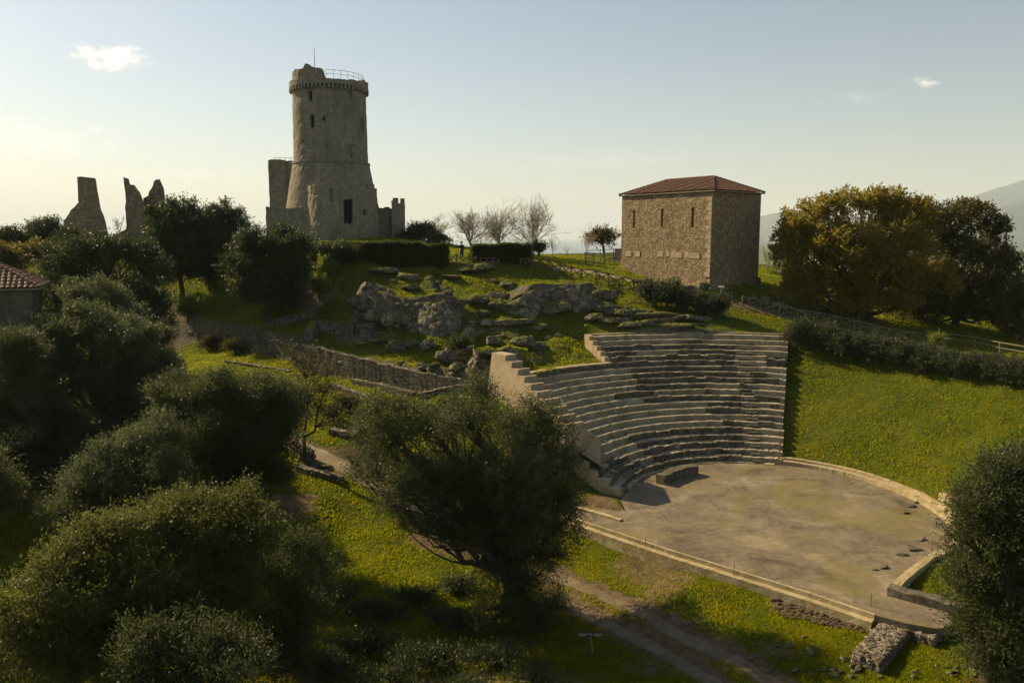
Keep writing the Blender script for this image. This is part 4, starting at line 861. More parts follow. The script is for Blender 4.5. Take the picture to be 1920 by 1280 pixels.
gl('low_wall', [(664, 721), (720, 732), (777, 745)], .55, .35, 'wall', 'long low stone footing just below the retaining wall, upper of two parallel lines')
gl('low_wall', [(622, 726), (665, 740), (715, 756)], .55, .35, 'wall', 'lower of two parallel stone footings below the retaining wall')
gl('low_wall', [(785, 752), (840, 741), (892, 731)], .6, .55, 'wall', 'dark low wall meeting the retaining wall near the stepped end wall')
gl('low_wall', [(425, 680), (480, 688), (545, 699)], .5, .18, 'wall', 'thin line of kerb stones along the sunlit grass strip on the left')
gl('low_wall', [(622, 812), (650, 818), (675, 825)], .7, .35, 'wall', 'short thick stone footing lying on the bright terrace grass', 'wall', .1)
gl('low_wall', [(578, 640), (592, 622), (640, 622), (668, 622)], .8, .9, 'rockdark', 'brown squared rock ledge above the retaining wall', 'wall', .12)
gl('low_wall', [(672, 625), (690, 622), (700, 626)], .9, .9, 'rockdark', 'small square stone pier beside the brown rock ledge', 'wall', .1)
gl('low_wall', [(505, 612), (560, 600), (590, 596)], .6, .5, 'rockdark', 'shaded stone footing below the dark round tree', 'wall', .12)
gl('low_wall', [(560, 880), (600, 892), (640, 902)], .6, .25, 'wall', 'row of flat stones beside the slender tree', 'wall', .08)
gl('low_wall', [(1765, 935), (1790, 940), (1830, 945)], .5, .35, 'kerb', 'short stone footing at the foot of the grass bank on the right', 'wall', .06)
# ================================================================== ROCKS
from mathutils import noise as mnz
import bmesh
_ico = {}
def ico(sub):
    if sub not in _ico:
        b = bmesh.new(); bmesh.ops.create_icosphere(b, subdivisions=sub, radius=1); _ico[sub] = (np.array([v.co[:] for v in b.verts]), np.array([[v.index for v in f.verts] for f in b.faces])); b.free()
    return _ico[sub]
def rock(x, y, w_, h_, d_, lab, seed, grp=None, mat='rock', sub=4, sink=.3, rz=None, cat='rock', name='rock', flat=0.):
    V, F_ = ico(sub); V = V.copy(); rs = np.random.default_rng(seed)
    for _ in range(14):      # planar facets
        nrm = rs.normal(size=3); nrm[2] *= .7; nrm /= np.linalg.norm(nrm); c_ = rs.uniform(.5, .85); dd_ = V @ nrm; V = V - np.outer(np.maximum(dd_ - c_, 0) * .92, nrm)
    s = np.array([w_, d_, h_]) / 2
    P = V * s; k = min(s); fr = 1.0 / max(.5, k)
    f1 = fbm(P[:, 0] * fr * .8 + seed, P[:, 1] * fr * .8, P[:, 2] * fr * .8, 4, seed); f2 = np.abs(fbm(P[:, 0] * 1.6 + seed, P[:, 1] * 1.6, P[:, 2] * 2.4, 4, seed + 5))
    f3 = np.abs(fbm(P[:, 0] * 4 + seed, P[:, 1] * 4, P[:, 2] * 5, 3, seed + 9)); zz = P[:, 2] * 2.1 + f1 * 1.2 + seed; led = np.abs(zz - np.round(zz)) * 2; cr_ = sstep(.78, 1, led) * .16; cq = P[:, 0] * .9 + f1 * 1.5 + seed; cr2 = sstep(.88, 1, np.abs(cq - np.round(cq)) * 2) * .22
    P = P + V * (f1 * k * .5)[:, None] - V * ((f2 * .35 + f3 * .14 + cr_ + cr2) * min(1, k))[:, None]
    if rz is None: rz = rs.uniform(-.5, .5)
    o = mesh(name, P, F_, M[mat], smooth=False); o.location = (x, y, gz(x, y) + h_ / 2 - sink * h_); o.rotation_euler = (rs.uniform(-.12, .12), rs.uniform(-.12, .12), rz); return tag(o, lab, cat, grp)
ROCKS = [  # u, v(base), width, height, depth, label


 (700, 612, 4.2, 2.6, 3, 'broad grey rock at the foot of the left cliff'), (738, 620, 4.0, 2.2, 3, 'low cracked rock at the foot of the left cliff middle'), (672, 602, 3.2, 2.2, 2.6, 'grey rock at the left foot of the cliff beside shaded grass'), (1040, 592, 3.6, 1.8, 2.4, 'rock shelf at the foot of the right cliff face'),
 (862, 590, 3, 1.4, 2, 'low rock shelf just right of the left cliff top'), (720, 520, 4, 1.2, 3, 'flat grey outcrop left on the upper slope under the long hedge'), (770, 545, 2.6, 1.1, 2, 'small dark outcrop below the long hedge'), (765, 523, 3, 1, 2, 'flat grey outcrop near the end of the long hedge'),
 (850, 528, 2.6, .7, 2, 'thin dark ledge in the middle of the upper slope'), (895, 515, 4.4, 1.5, 3, 'broad grey outcrop in front of the cut hedge block'), (955, 540, 2.2, .8, 2, 'low ledge in grass left of the dark rock face'), (935, 560, 3.6, 1.0, 2, 'grey ledge above the slanting rocks'),
 (893, 575, 2.6, 1.3, 2, 'pale boulder between grass patches'), (950, 587, 3.6, 1.6, 2.4, 'dark slanting rock with grass around'), (905, 594, 2.2, 1.0, 1.8, 'small dark wedge rock below the pale boulder'), (985, 588, 2.2, 1.8, 2, 'pale blocky rock left of the shaded hollow'),

 (1140, 590, 3.6, 1.7, 2.6, 'sloping grey slab below the X-braced fence'), (1165, 600, 4, 1.6, 2.6, 'layered grey slab left of the dark bushes'), (1112, 607, 2.6, .9, 2, 'low stone ledge above the top seats'), (1150, 612, 4, .9, 2, 'long flat rock behind the top left seats'), (1130, 575, 3, 1.6, 2, 'tilted slab under the fence line'),
 (920, 618, 3.2, 1.0, 2, 'low grey ledge in the middle of the slope'), (965, 620, 4.2, 1.0, 2, 'long pebbly ledge below the dark slanting rock'), (1010, 620, 2.6, .8, 2, 'small ledge at the right end of the pebbly one'), (880, 640, 2, .9, 1.5, 'half buried brown stone above the lower cliff'), 
 (740, 665, 2.8, 1.6, 2, 'dark boulder above the retaining wall'), (770, 655, 2.4, 1.3, 2, 'pale topped boulder beside the dark one'), (800, 658, 1.6, 1.5, 1.3, 'upright pale stone on the lower slope'), (705, 650, 1.8, .8, 1.4, 'flat brown stone near the wall top'),
 (850, 690, 3.0, 3.0, 2.2, 'shadowed rock under the ivy shrub on the lower cliff'), (985, 655, 2.6, 1.8, 2, 'grey boulder group above the cable railing'), (1010, 655, 2, 1.2, 2, 'small pale boulder in the shaded grass hollow'), (880, 640, 1.6, 2.0, 1.4, 'pale upright boulder at the top of the lower cliff'), (925, 650, 2.0, 1.3, 1.4, 'round grey boulder on the brow above the lower cliff'),
 (790, 690, 1.7, .9, 1.3, 'small stone in grass above the middle of the retaining wall'), (815, 700, 1.4, .9, 1.2, 'brownish stone close to the retaining wall'), (860, 715, 2, .8, 1.4, 'flat stones near the right end of the retaining wall'), (716, 668, .9, .5, .7, 'tiny dark stone on the edge of the retaining wall'),
 (1222, 600, 5.4, .9, 2.2, 'upper layer of rock-cut steps behind the top seats'), (1240, 608, 6.4, .9, 2.2, 'middle layer of rock-cut steps behind the top seats'), (1262, 617, 7.0, .8, 2.0, 'lowest layer of rock-cut steps behind the top seats'), (1180, 618, 3.0, .8, 2, 'flat rock between the rock-cut steps and the seat corner'), (1200, 590, 3.0, 1.0, 2, 'tan rock slab beside the dark bushes'), (1310, 605, 4.2, .9, 2, 'brown rock shelf right of the rock-cut steps'),
 (1270, 540, 1.6, .9, 1.2, 'stone block at the foot of the chapel long wall'), (1290, 545, 2.0, 1.0, 1.4, 'larger block at the foot of the chapel near its corner'), (1318, 545, 1.3, 1.5, 1.2, 'upright block at the chapel corner'), (1345, 548, 2.2, .8, 1.4, 'low block in front of the chapel corner'), (1200, 531, 2.2, .6, 1.2, 'low footing stone near the left end of the chapel'), (1395, 535, 1.6, .9, 1.2, 'stone by the shaded chapel wall'), (1418, 535, 1.4, 1.8, 1.2, 'rounded dark block at the far right chapel corner'),
 (1436, 574, 1.5, 1.6, 1.2, 'upright rock beside the right-hand path fence'), (1465, 580, 2.6, 1.3, 1.4, 'brown slab leaning by the right-hand path fence'), (1412, 565, 1.6, .6, 1.2, 'small flat rock left of the path fence'), (1510, 590, 1.2, .5, 1.0, 'small pale stone behind the path fence'),
 (570, 868, 1.6, 1.5, 1.3, 'brown boulder behind the slender tree trunk'), (606, 880, 1.2, .5, .9, 'flat grey stone by the slender tree'), (590, 895, 1.0, .4, .8, 'small slab at the slender tree base')]
for i, (u, v, a, b, c, lab) in enumerate(ROCKS):
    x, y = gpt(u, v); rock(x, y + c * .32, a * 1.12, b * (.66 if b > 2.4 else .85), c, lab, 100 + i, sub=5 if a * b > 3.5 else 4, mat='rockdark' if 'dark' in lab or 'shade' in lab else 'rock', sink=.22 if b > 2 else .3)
def rock_face(cols, lab, seed, back=.9, mat='rock', amp=.55, step=.22):
    us = [q[0] for q in cols]; B = np.array([gpt(q[0], q[2]) for q in cols]); L_ = np.r_[0, np.cumsum(np.hypot(*np.diff(B, axis=0).T))]; n_ = int(L_[-1] / step); t = np.linspace(0, L_[-1], n_)
    bx_ = np.interp(t, L_, B[:, 0]); by = np.interp(t, L_, B[:, 1]); Tz = np.array([zat(q[1], b[1] + back) for q, b in zip(cols, B)]); tz = np.interp(t, L_, Tz) + .25 * fbm(t * .8, 0 * t, 0, 4, seed); bz = bil(bx_, by) - .4
    tx = np.gradient(bx_); ty = np.gradient(by); ll = np.hypot(tx, ty); nxx = ty / ll; nyy = -tx / ll; m_ = 22; V = []
    for j in range(m_ + 8):
        f = min(1, j / m_); bk = back * (f ** 1.4) + max(0, j - m_) * .32; z = bz + (tz - bz) * f - max(0, j - m_) ** 1.5 * .045; e = np.sin(np.pi * np.clip(t / t[-1], 0, 1)) ** .3
        d1 = fbm(t * .42, z * .5, 0, 3, seed); vx = t * .75 + .8 * fbm(t * .5, z * .5, 0, 3, seed + 2); vz = z * .8 + .8 * fbm(t * .6, z * .4, 3, 3, seed + 4); c1_ = sstep(.80, 1, np.abs(vx - np.round(vx)) * 2); c2_ = sstep(.80, 1, np.abs(vz + .5 * np.round(vx) - np.round(vz + .5 * np.round(vx))) * 2)
        blk = _h(np.round(vx).astype(np.int64), np.round(vz + .5 * np.round(vx)).astype(np.int64), np.int64(seed), 5) - .5; o_ = (amp * d1 + .38 * blk - .28 * np.maximum(c1_, c2_) + .18 * fbm(t * 2.6, z * 2.6, 1, 3, seed + 7)) * (1 if j <= m_ else max(0, 1 - (j - m_) * .2)) + .15
        V.append(np.stack([bx_ + nxx * (o_ * e - bk), by + nyy * (o_ * e - bk), z], -1))
    V = np.stack(V, 1); k_ = V.shape[1]; i_ = np.arange(n_ * k_).reshape(n_, k_); F_ = np.stack([i_[:-1, :-1], i_[1:, :-1], i_[1:, 1:], i_[:-1, 1:]], -1).reshape(-1, 4); V = V.reshape(-1, 3); c_ = V.mean(0)
    o = mesh('cliff', V - c_, F_, M[mat], smooth=False); o.location = c_; return tag(o, lab, 'cliff')
rock_face([(655, 548, 572), (664, 532, 588), (676, 528, 592), (700, 532, 594), (720, 540, 598), (742, 560, 602), (770, 562, 612), (798, 564, 622), (835, 562, 625), (856, 565, 614), (868, 574, 596), (884, 588, 596)], 'long vertical cracked limestone face at the left of the hillside', 5, 1.0)
rock_face([(955, 578, 590), (972, 560, 590), (990, 552, 594), (1006, 548, 590), (1030, 539, 583), (1055, 535, 584), (1085, 537, 586), (1105, 540, 584), (1120, 548, 578), (1135, 562, 572)], 'rounded limestone cliff face curving above the shaded grass hollow', 9, .9)
rock_face([(868, 668, 690), (885, 655, 706), (905, 648, 712), (928, 656, 712), (950, 652, 702), (972, 650, 690), (990, 655, 676)], 'broken grey limestone face just above the stepped end wall', 14, .9)
for i, (u, v, s_) in enumerate([(1708, 950, .6), (1716, 1030, .7), (1655, 1064, .45), (1698, 962, .4), (1728, 1012, .5), (1690, 1040, .5), (1718, 942, .35), (1705, 1022, .35), (1640, 1068, .3)]):
    p = onz(u, v, 0); o = rock(p[0], p[1], s_ * 1.6, s_ * .35, s_, 'broken flat stone lying by the right kerb of the orchestra', 1900 + i, 'broken stones by the right kerb', 'old', sub=3); o.location.z = .04
k = 0
for i in range(900):     # scattered small stones on the rocky slope
    u = random.uniform(640, 1180); v = random.uniform(510, 715); x, y = gpt(u, v)
    if v > 612 and u > 1090 or v > 640 and u > 1020: continue
    if float(fbm(x * .3, y * .3, 0, 4, 21)) < .02: continue
    s = random.uniform(.25, .85); rock(x, y, s * 1.4, s * .6, s, 'small grey limestone lying half buried in the grass of the rocky slope', 500 + i, 'small stones on the rocky slope', sub=2, sink=.35); k += 1
    if k > 130: break
for i in range(90):      # rubble scatter bottom right
    u, v = random.choice([(random.gauss(1500, 45), random.gauss(1225, 18)), (random.gauss(1570, 60), random.gauss(1262, 10)), (random.gauss(1800, 30), random.gauss(1258, 12))])
    if v > 1275: continue
    x, y = gpt(u, v); s = random.uniform(.12, .42); rock(x, y, s * 1.3, s * .7, s, 'loose pale rubble stone in the rough ground at the lower right', 1500 + i, 'rubble stones at the lower right', sub=2, sink=.2)
# dug-over earth strip in front of the ledge
for i in range(260):
    t = random.random(); u = 1455 + 175 * t + random.gauss(0, 6); v = 1122 + 46 * t + random.uniform(-2, 34) * (1 - .4 * t); x, y = gpt(u, v); s = random.uniform(.12, .34)
    rock(x, y, s * 1.5, s * .6, s, 'brown clod of dug earth on the grass below the orchestra ledge', 1700 + i, 'clods of dug earth', mat='clod' if 'clod' in M else 'rockdark', sub=2, sink=.3, cat='clod', name='earth_clod')
# ================================================================== FENCES
def xfence(name, pts, hgt, lab, mat='wood', cat='fence', topr=True, cross=True, rails=(), thick=.075):
    P = [gpt(*q) if len(q) == 2 else q[:2] for q in pts]; P = [np.array([p[0], p[1], gz(*p)]) for p in P]; r_ = empty(name, P[0], lab, cat); O = P[0]
    for p in P: mb = MB(); mb.tube(p - O - [0, 0, .2], p - O + [0, 0, hgt], thick * 1.15, thick, 6); mb.build('post', M[mat], r_)
    for a, b in zip(P[:-1], P[1:]):
        a = a - O; b = b - O; up = np.array([0, 0, 1.])
        if topr: mb = MB(); mb.tube(a + up * hgt * .95, b + up * hgt * .95, thick * .7, thick * .7, 5); mb.build('top_rail', M[mat], r_)
        if cross:
            mb = MB(); mb.tube(a + up * hgt * .92, b + up * .15, thick * .7, thick * .7, 5); mb.tube(a + up * .15, b + up * hgt * .92, thick * .7, thick * .7, 5); mb.build('cross_brace', M[mat], r_)
        for h_ in rails: mb = MB(); mb.tube(a + up * hgt * h_, b + up * hgt * h_, thick * .6, thick * .6, 5); mb.build('rail', M[mat], r_)
    return r_
xfence('wooden_fence', [(833, 498), (856, 499), (880, 501), (893, 503)], 1.3, 'short X-braced wooden fence in the gap between the two hedges', topr=False)
xfence('wooden_fence', [(976, 503.5), (995, 503.5), (1012, 505), (1029, 507.5), (1050, 515), (1071, 520), (1090, 525), (1117, 529), (1140, 534), (1167, 540), (1188, 544), (1205, 547)], 1.15, 'X-braced wooden fence following the dirt path left of the chapel')
xfence('wooden_fence', [(1392, 573), (1426, 582), (1461, 592), (1495, 599), (1531, 606), (1566, 613), (1602, 620), (1639, 630), (1666, 636), (1710, 643), (1740, 648), (1771, 655)], 1.05, 'X-braced greyish wooden fence along the path under the tawny oak', 'woodgrey')
xfence('railing_fence', [(1774, 645), (1827, 652), (1874, 662), (1925, 672), (1975, 684)], 1.0, 'plain pale railing at the far right below the dark oak', 'woodgrey', cross=False, rails=(.5,))
xfence('wooden_fence', [(898, 722), (918, 724), (940, 728)], 1.1, 'small wooden guard fence at the top of the stepped end wall', 'woodgrey')
xfence('timber_railing', [(1097, 496), (1113, 498), (1133, 496), (1152, 494), (1164, 493)], 1.5, 'pale timber ramp railing against the left side of the chapel', 'woodgrey', cross=False, rails=(.3, .55, .78), thick=.07)
xfence('timber_railing', [(1100, 488), (1125, 486), (1150, 485)], 1.4, 'rear railing of the timber ramp left of the chapel', 'woodgrey', cross=False, rails=(.3, .6), thick=.06)
p = gpt(1158, 490); mb = MB(); mb.box((0, 0, .9), (.9, .5, 1.5)); mb.box((0, 0, 1.7), (1.0, .6, .1)); o = mb.build('utility_box', M['pale'], None, False, (p[0], p[1], gz(*p))); tag(o, 'pale utility box beside the left corner of the chapel', 'box')
p = gpt(918, 505); g_ = empty('gate', (p[0], p[1], gz(*p)), 'low dark wooden gate panel standing before the cut hedge block', 'gate')
M['gatewood'] = plain_mat('gate_wood', (.09, .075, .06), .9)
for x_ in (-.95, -.3, .35, 1.0): mb = MB(); mb.tube((x_, 0, -.1), (x_, 0, 1.15), .05, .05); mb.build('post', M['gatewood'], g_)
for z_ in (.25, .7, 1.1): mb = MB(); mb.box((.02, 0, z_), (2.0, .05, .09)); mb.build('rail', M['gatewood'], g_)
# info sign
p = gpt(1352, 556); s_ = empty('sign_post', (p[0], p[1], gz(*p)), 'small white information lectern on a post in front of the chapel corner', 'sign')
mb = MB(); mb.tube((0, 0, 0), (0, 0, .95), .05, .05); mb.build('post', M['pale'], s_); mb = MB(); mb.add([(-.28, -.2, .9), (.28, -.2, .9), (.28, .2, 1.05), (-.28, .2, 1.05), (-.28, -.2, .95), (.28, -.2, .95), (.28, .2, 1.1), (-.28, .2, 1.1)], [(3, 2, 1, 0), (4, 5, 6, 7), (0, 1, 5, 4), (1, 2, 6, 5), (2, 3, 7, 6), (3, 0, 4, 7)]); mb.build('sign_panel', M['metal'], s_)
# stakes
for (u, v), lab in (((1209, 1046), 'leftmost thin rusty stake at the foot of the orchestra ledge'), ((1375, 1094), 'middle thin rusty stake at the foot of the orchestra ledge'), ((1631, 1160), 'rightmost thin rusty stake by the rubble foundation')):
    p = gpt(u, v); mb = MB(); mb.tube((0, 0, -.1), (.01, 0, 1.15), .018, .014, 5); o = mb.build('metal_stake', M['wood'], None, False, (p[0], p[1], gz(*p))); tag(o, lab, 'stake')
# floodlight
p = gpt(1112, 1226); s_ = empty('floodlight_stand', (p[0], p[1], gz(*p)), 'twin floodlights on a short pole in the shaded lower centre grass', 'floodlight')
mb = MB(); mb.tube((0, 0, 0), (-.15, 0, 1.0), .025, .02); mb.build('pole', M['metal'], s_); mb = MB(); mb.tube((-.5, 0, .98), (.25, 0, .9), .02, .02); mb.build('crossbar', M['metal'], s_)
mb = MB(); mb.path([(.34 * math.cos(t), .34 * math.sin(t), .03) for t in np.arange(0, 6.4, .35)], [.025] * 19, 5); mb.build('base_ring', M['metaldark'], s_)
for x_, t_ in ((-.5, .3), (.2, -.2)):
    mb = MB(); V = [(-.2, -.06, -.12), (.2, -.06, -.12), (.2, .1, -.08), (-.2, .1, -.08), (-.2, -.1, .1), (.2, -.1, .1), (.15, .1, .08), (-.15, .1, .08)]; mb.add([(x_ + q[0], q[1], .98 + q[2]) for q in V], [(3, 2, 1, 0), (4, 5, 6, 7), (0, 1, 5, 4), (1, 2, 6, 5), (2, 3, 7, 6), (3, 0, 4, 7)]); lh = mb.build('lamp_head', M['metaldark'], s_)
    mesh('lens', [(x_ - .17, -.108, .9), (x_ + .17, -.108, .9), (x_ + .17, -.128, 1.05), (x_ - .17, -.128, 1.05)], [(0, 1, 2, 3)], M['metal'], lh)
# ================================================================== VEGETATION
def quads(Cn, Dn, Ln, Wd, rs, flat=.0):
    """leaf cards: centre, direction, length, width -> pointed quads"""
    n_ = len(Cn); Rn = rs.normal(size=(n_, 3)); Rn[:, 2] += flat; S_ = np.cross(Dn, Rn); S_ /= np.linalg.norm(S_, axis=1)[:, None] + 1e-9
    L_ = (Dn * Ln[:, None]); W_ = S_ * Wd[:, None]
    V = np.stack([Cn, Cn + L_ * .45 + W_ * .5, Cn + L_, Cn + L_ * .5 - W_ * .5], 1).reshape(-1, 3)
    return V, np.arange(n_ * 4).reshape(-1, 4)
def crown(lobes, nshoot, per, slen, llen, lw, rs, up=.5, clumps=12, cr=.36, fill=.25, gap=.0):
    """lobes: (x,y,z,rx,ry,rz). Clumps of shoots over each lobe's surface, leaves along each shoot"""
    vol = np.array([(a[3] * a[4] + a[4] * a[5] + a[3] * a[5]) for a in lobes]); w_ = vol / vol.sum(); B = []; D = []; cc = []
    for a, f in zip(lobes, w_):
        c = np.array(a[:3]); r = np.array(a[3:]); nc = max(5, int(clumps * (.6 + .4 * len(lobes) * f))); q = rs.normal(size=(nc, 3)); q[:, 2] = np.where(q[:, 2] < -.6, -q[:, 2] * .5, q[:, 2]); q /= np.linalg.norm(q, axis=1)[:, None]
        cpos = q * rs.uniform(.55, .98, (nc, 1)); crad = rs.uniform(.45, 1.3, nc) * cr; m_ = int(nshoot * f); k = rs.integers(0, nc, m_)
        s = rs.normal(size=(m_, 3)); s /= np.linalg.norm(s, axis=1)[:, None]; rad = rs.uniform(0, 1, (m_, 1)) ** .45
        pl_ = cpos[k] + s * rad * crad[k][:, None]; b = c + pl_ * r; inn = rs.random(m_) < fill; t = rs.normal(size=(m_, 3)); t /= np.linalg.norm(t, axis=1)[:, None]
        b[inn] = c + (t * rs.uniform(0, .75, (m_, 1)))[inn] * r
        d = s * .7 + pl_ / (np.linalg.norm(pl_, axis=1)[:, None] + 1e-6) * .7 + [0, 0, up] + rs.normal(size=(m_, 3)) * .35; d /= np.linalg.norm(d, axis=1)[:, None]; B.append(b); D.append(d); cc += [tuple(c + cp * r * .8) for cp in cpos]
    B = np.concatenate(B); D = np.concatenate(D); n_ = len(B); L_ = slen * rs.uniform(.5, 1.3, n_); t = (np.arange(per) + .5) / per
    P = (B[:, None, :] + D[:, None, :] * (L_[:, None] * t)[..., None]).reshape(-1, 3); dd = np.repeat(D, per, 0) * .7 + rs.normal(size=(n_ * per, 3)) * .55; dd /= np.linalg.norm(dd, axis=1)[:, None]
    P += rs.normal(size=P.shape) * slen * .07; return quads(P, dd, llen * rs.uniform(.6, 1.3, len(P)), lw * rs.uniform(.7, 1.2, len(P)), rs), cc
def limb(mb, a, b, r0, r1, rs, n_=6, wob=.12, sides=6):
    a = np.array(a, float); b = np.array(b, float); L_ = np.linalg.norm(b - a); P = []; 
    for i in range(n_ + 1): f = i / n_; q = a + (b - a) * f; P.append(q + (rs.normal(size=3) * wob * L_ * .25 * math.sin(math.pi * f)) + np.array([0, 0, -.10 * L_ * math.sin(math.pi * f)]) * (1 if abs(b[2] - a[2]) < L_ * .6 else 0))
    mb.path(P, [r0 + (r1 - r0) * i / n_ for i in range(n_ + 1)], sides); return P
def dens(Y):  # leaf length for the distance
    return max(.15, 2.6 * Y / 800.)
def tree(kind, u0, Y, lobes_px, lab, mat, name='olive_tree', cat='tree', amount=1., trunk_r=.25, fork=.28, leafw=.33, up=.5, base=None, clumps=12, per=9, group=None, fill=.25, cr=.36, seed=None, slen=None, lf=1.):
    """lobes in the photo's columns and rows at the tree's real distance: (u, v, ru, rv[, depth offset m])"""
    rs = np.random.default_rng(seed if seed is not None else int(u0 * 7 + Y * 13)); bx_ = xat(u0, 640, Y) if base is None else base; bz = gz(bx_, Y); lobes = []
    for q in lobes_px:
        dy = q[4] if len(q) > 4 else rs.uniform(-.4, .4) * px2m(q[2], Y); p = at(q[0], q[1], Y + dy); rx = px2m(q[2], Y); rz_ = px2m(q[3], Y); lobes.append((p[0] - bx_, dy, p[2] - bz, rx, (rx + rz_) / 2 * 1.0, rz_))
    if name in ('olive_tree', 'evergreen_tree') or mat.startswith('olive'):      # ragged boughs standing out of the main masses
        ex = []
        for a in lobes:
            for _ in range(4 if a[3] > 1.3 else 2):
                q_ = rs.normal(size=3); q_[2] = abs(q_[2]) * .9 - .15; q_ /= np.linalg.norm(q_); k_ = rs.uniform(.24, .42); ex.append((a[0] + q_[0] * a[3] * .92, a[1] + q_[1] * a[4] * .92, a[2] + q_[2] * a[5] * .95, a[3] * k_, a[4] * k_, a[5] * k_ * 1.15))
        lobes0 = lobes; lobes = [(a[0], a[1], a[2] - a[5] * .05, a[3] * .86, a[4] * .86, a[5] * .84) for a in lobes] + ex
    area = sum(a[3] * a[5] for a in lobes) * math.pi; ll = dens(Y) * lf; w_ = ll * leafw; amount = amount * AM; nleaf = int(min(210000, amount * 3.4 * area / (ll * w_ * .5) * 1.0)); ns = max(200, nleaf // per)
    (V, F_), cc = crown(lobes, ns, per, slen or (max(.8, ll * 3.6) if name == 'olive_tree' else max(.55, ll * 2.6)), ll, w_, rs, up, clumps, cr, fill)
    r_ = empty(name, (bx_, Y, bz), lab, cat, group); cz = min(a[2] - a[5] for a in lobes); top = max(a[2] + a[5] for a in lobes); hf = max(.8, cz + (top - cz) * fork)
    mb = MB(); cx = np.average([a[0] for a in lobes]); cy = np.average([a[1] for a in lobes]); P = limb(mb, (0, 0, -.4), (cx * .35, cy * .3, hf), trunk_r * 1.25, trunk_r * .8, rs, 6, .1, 9); j = P[-1]; tips = []
    main_ = [a for a in lobes if a[3] > .9] or lobes
    for a in main_: q = limb(mb, P[-2] if rs.random() < .5 else j, (a[0] * .92, a[1] * .9, a[2] - a[5] * .15), trunk_r * .5, trunk_r * .17, rs, 6, .25); tips.append(q)
    for c in cc[::7]:
        k = min(range(len(main_)), key=lambda i: sum((np.array(main_[i][:3]) - c) ** 2)); q = tips[k][rs.integers(2, 6)]; limb(mb, q, c, trunk_r * .14, trunk_r * .04, rs, 4, .2, 4)
    mb.build('trunk', M['bark'], r_, True); mesh('crown', V, F_, M[mat], r_); return r_
def ell(u, vt, vb, w_, n_, seed):
    """a plausible set of lobes filling a crown box"""
    rs = np.random.default_rng(seed); h_ = vb - vt; L_ = [(u, vt + h_ * .52, w_ * .33, h_ * .40)]
    for i in range(n_):
        t = math.pi * (i + .5) / n_; rr_ = rs.uniform(.85, 1.1); L_.append((u - math.cos(t) * w_ * .31 * rr_, vt + h_ * (.62 - .30 * math.sin(t) * rr_), w_ * rs.uniform(.18, .26), h_ * rs.uniform(.22, .3)))
    return L_
AM = 1.25
# --- central olive
tree('olive', 985, 38.5, [(735, 830, 70, 75), (800, 800, 80, 62), (880, 790, 85, 62, -1.5), (970, 800, 75, 62, 1), (1035, 850, 62, 72), (1062, 930, 50, 62), (705, 890, 48, 60), (770, 910, 75, 60, -2), (735, 945, 42, 38), (860, 880, 95, 70, 1), (960, 900, 90, 75, -2), (1040, 990, 52, 60), (970, 1000, 62, 62, -1.5), (900, 950, 75, 50, 1), (1000, 930, 75, 60, 2), (820, 930, 60, 40, 1), (985, 1085, 62, 62, -1), (800, 985, 50, 32), (880, 1000, 55, 45, -1), (870, 930, 70, 50, -1), (930, 1060, 50, 60, 1), (1050, 1045, 28, 26), (940, 1150, 60, 60, -1.5), (1010, 1170, 60, 62, -1)],
     'large dark olive tree in the centre foreground, in front of the stepped end wall', 'olive', amount=3.0, trunk_r=.5, base=xat(985, 640, 38.5), clumps=14, fork=.30, per=10, seed=11, lf=.95, fill=.5)
# --- right foreground olive
tree('olive', 1905, 28, [(1910, 900, 55, 55), (1850, 960, 55, 55), (1820, 1030, 48, 65), (1890, 1020, 85, 85, -1), (1970, 940, 75, 85), (1980, 1080, 85, 105), (1865, 1120, 65, 75), (1835, 1190, 38, 55), (1910, 1190, 80, 85, -1), (1885, 1270, 70, 55), (1960, 1280, 85, 75), (1812, 1095, 36, 45), (1865, 890, 28, 24)],
     'dark olive tree cut by the right edge in the foreground', 'olive', amount=1.5, trunk_r=.4, seed=21, per=10, clumps=14)
# --- lower left group of olives
G2 = 'olive trees of the lower left grove'
tree('olive', 380, 31, [(310, 985, 55, 50), (375, 990, 70, 55), (450, 975, 50, 45), (330, 1060, 80, 75, -1), (430, 1060, 85, 80), (480, 1020, 45, 45), (390, 1150, 110, 90, -1), (360, 950, 35, 28)], 'broad golden-green olive, tallest of the near trees at the lower left', 'olivegold', amount=1.4, group=G2, seed=3, trunk_r=.3)
tree('olive', 230, 29, [(215, 1020, 70, 55), (255, 1000, 45, 35), (175, 1070, 60, 50), (250, 1100, 90, 80), (180, 1160, 90, 80), (290, 1180, 80, 80)], 'golden olive left of the broad one, with a rounded top', 'olivegold', amount=1.4, group=G2, seed=5, trunk_r=.3)
tree('olive', 95, 27, [(110, 1080, 55, 50), (60, 1140, 65, 60), (130, 1150, 70, 70), (60, 1230, 90, 80), (160, 1240, 90, 80)], 'golden olive in the lower left corner', 'olivegold', amount=1.4, group=G2, seed=6, trunk_r=.3)
tree('olive', 560, 32, [(560, 1040, 40, 42), (530, 1090, 52, 55), (585, 1090, 38, 50), (545, 1160, 75, 75), (500, 1200, 70, 70), (520, 1250, 70, 60)], 'slim olive at the right end of the near left grove', 'olive', amount=1.3, group=G2, seed=8)
tree('olive', 360, 25, [(350, 1215, 75, 55), (280, 1250, 80, 55), (430, 1250, 85, 60), (350, 1290, 120, 70)], 'low olive at the bottom edge in front of the golden trees', 'olive', amount=1.3, group=G2, seed=9)
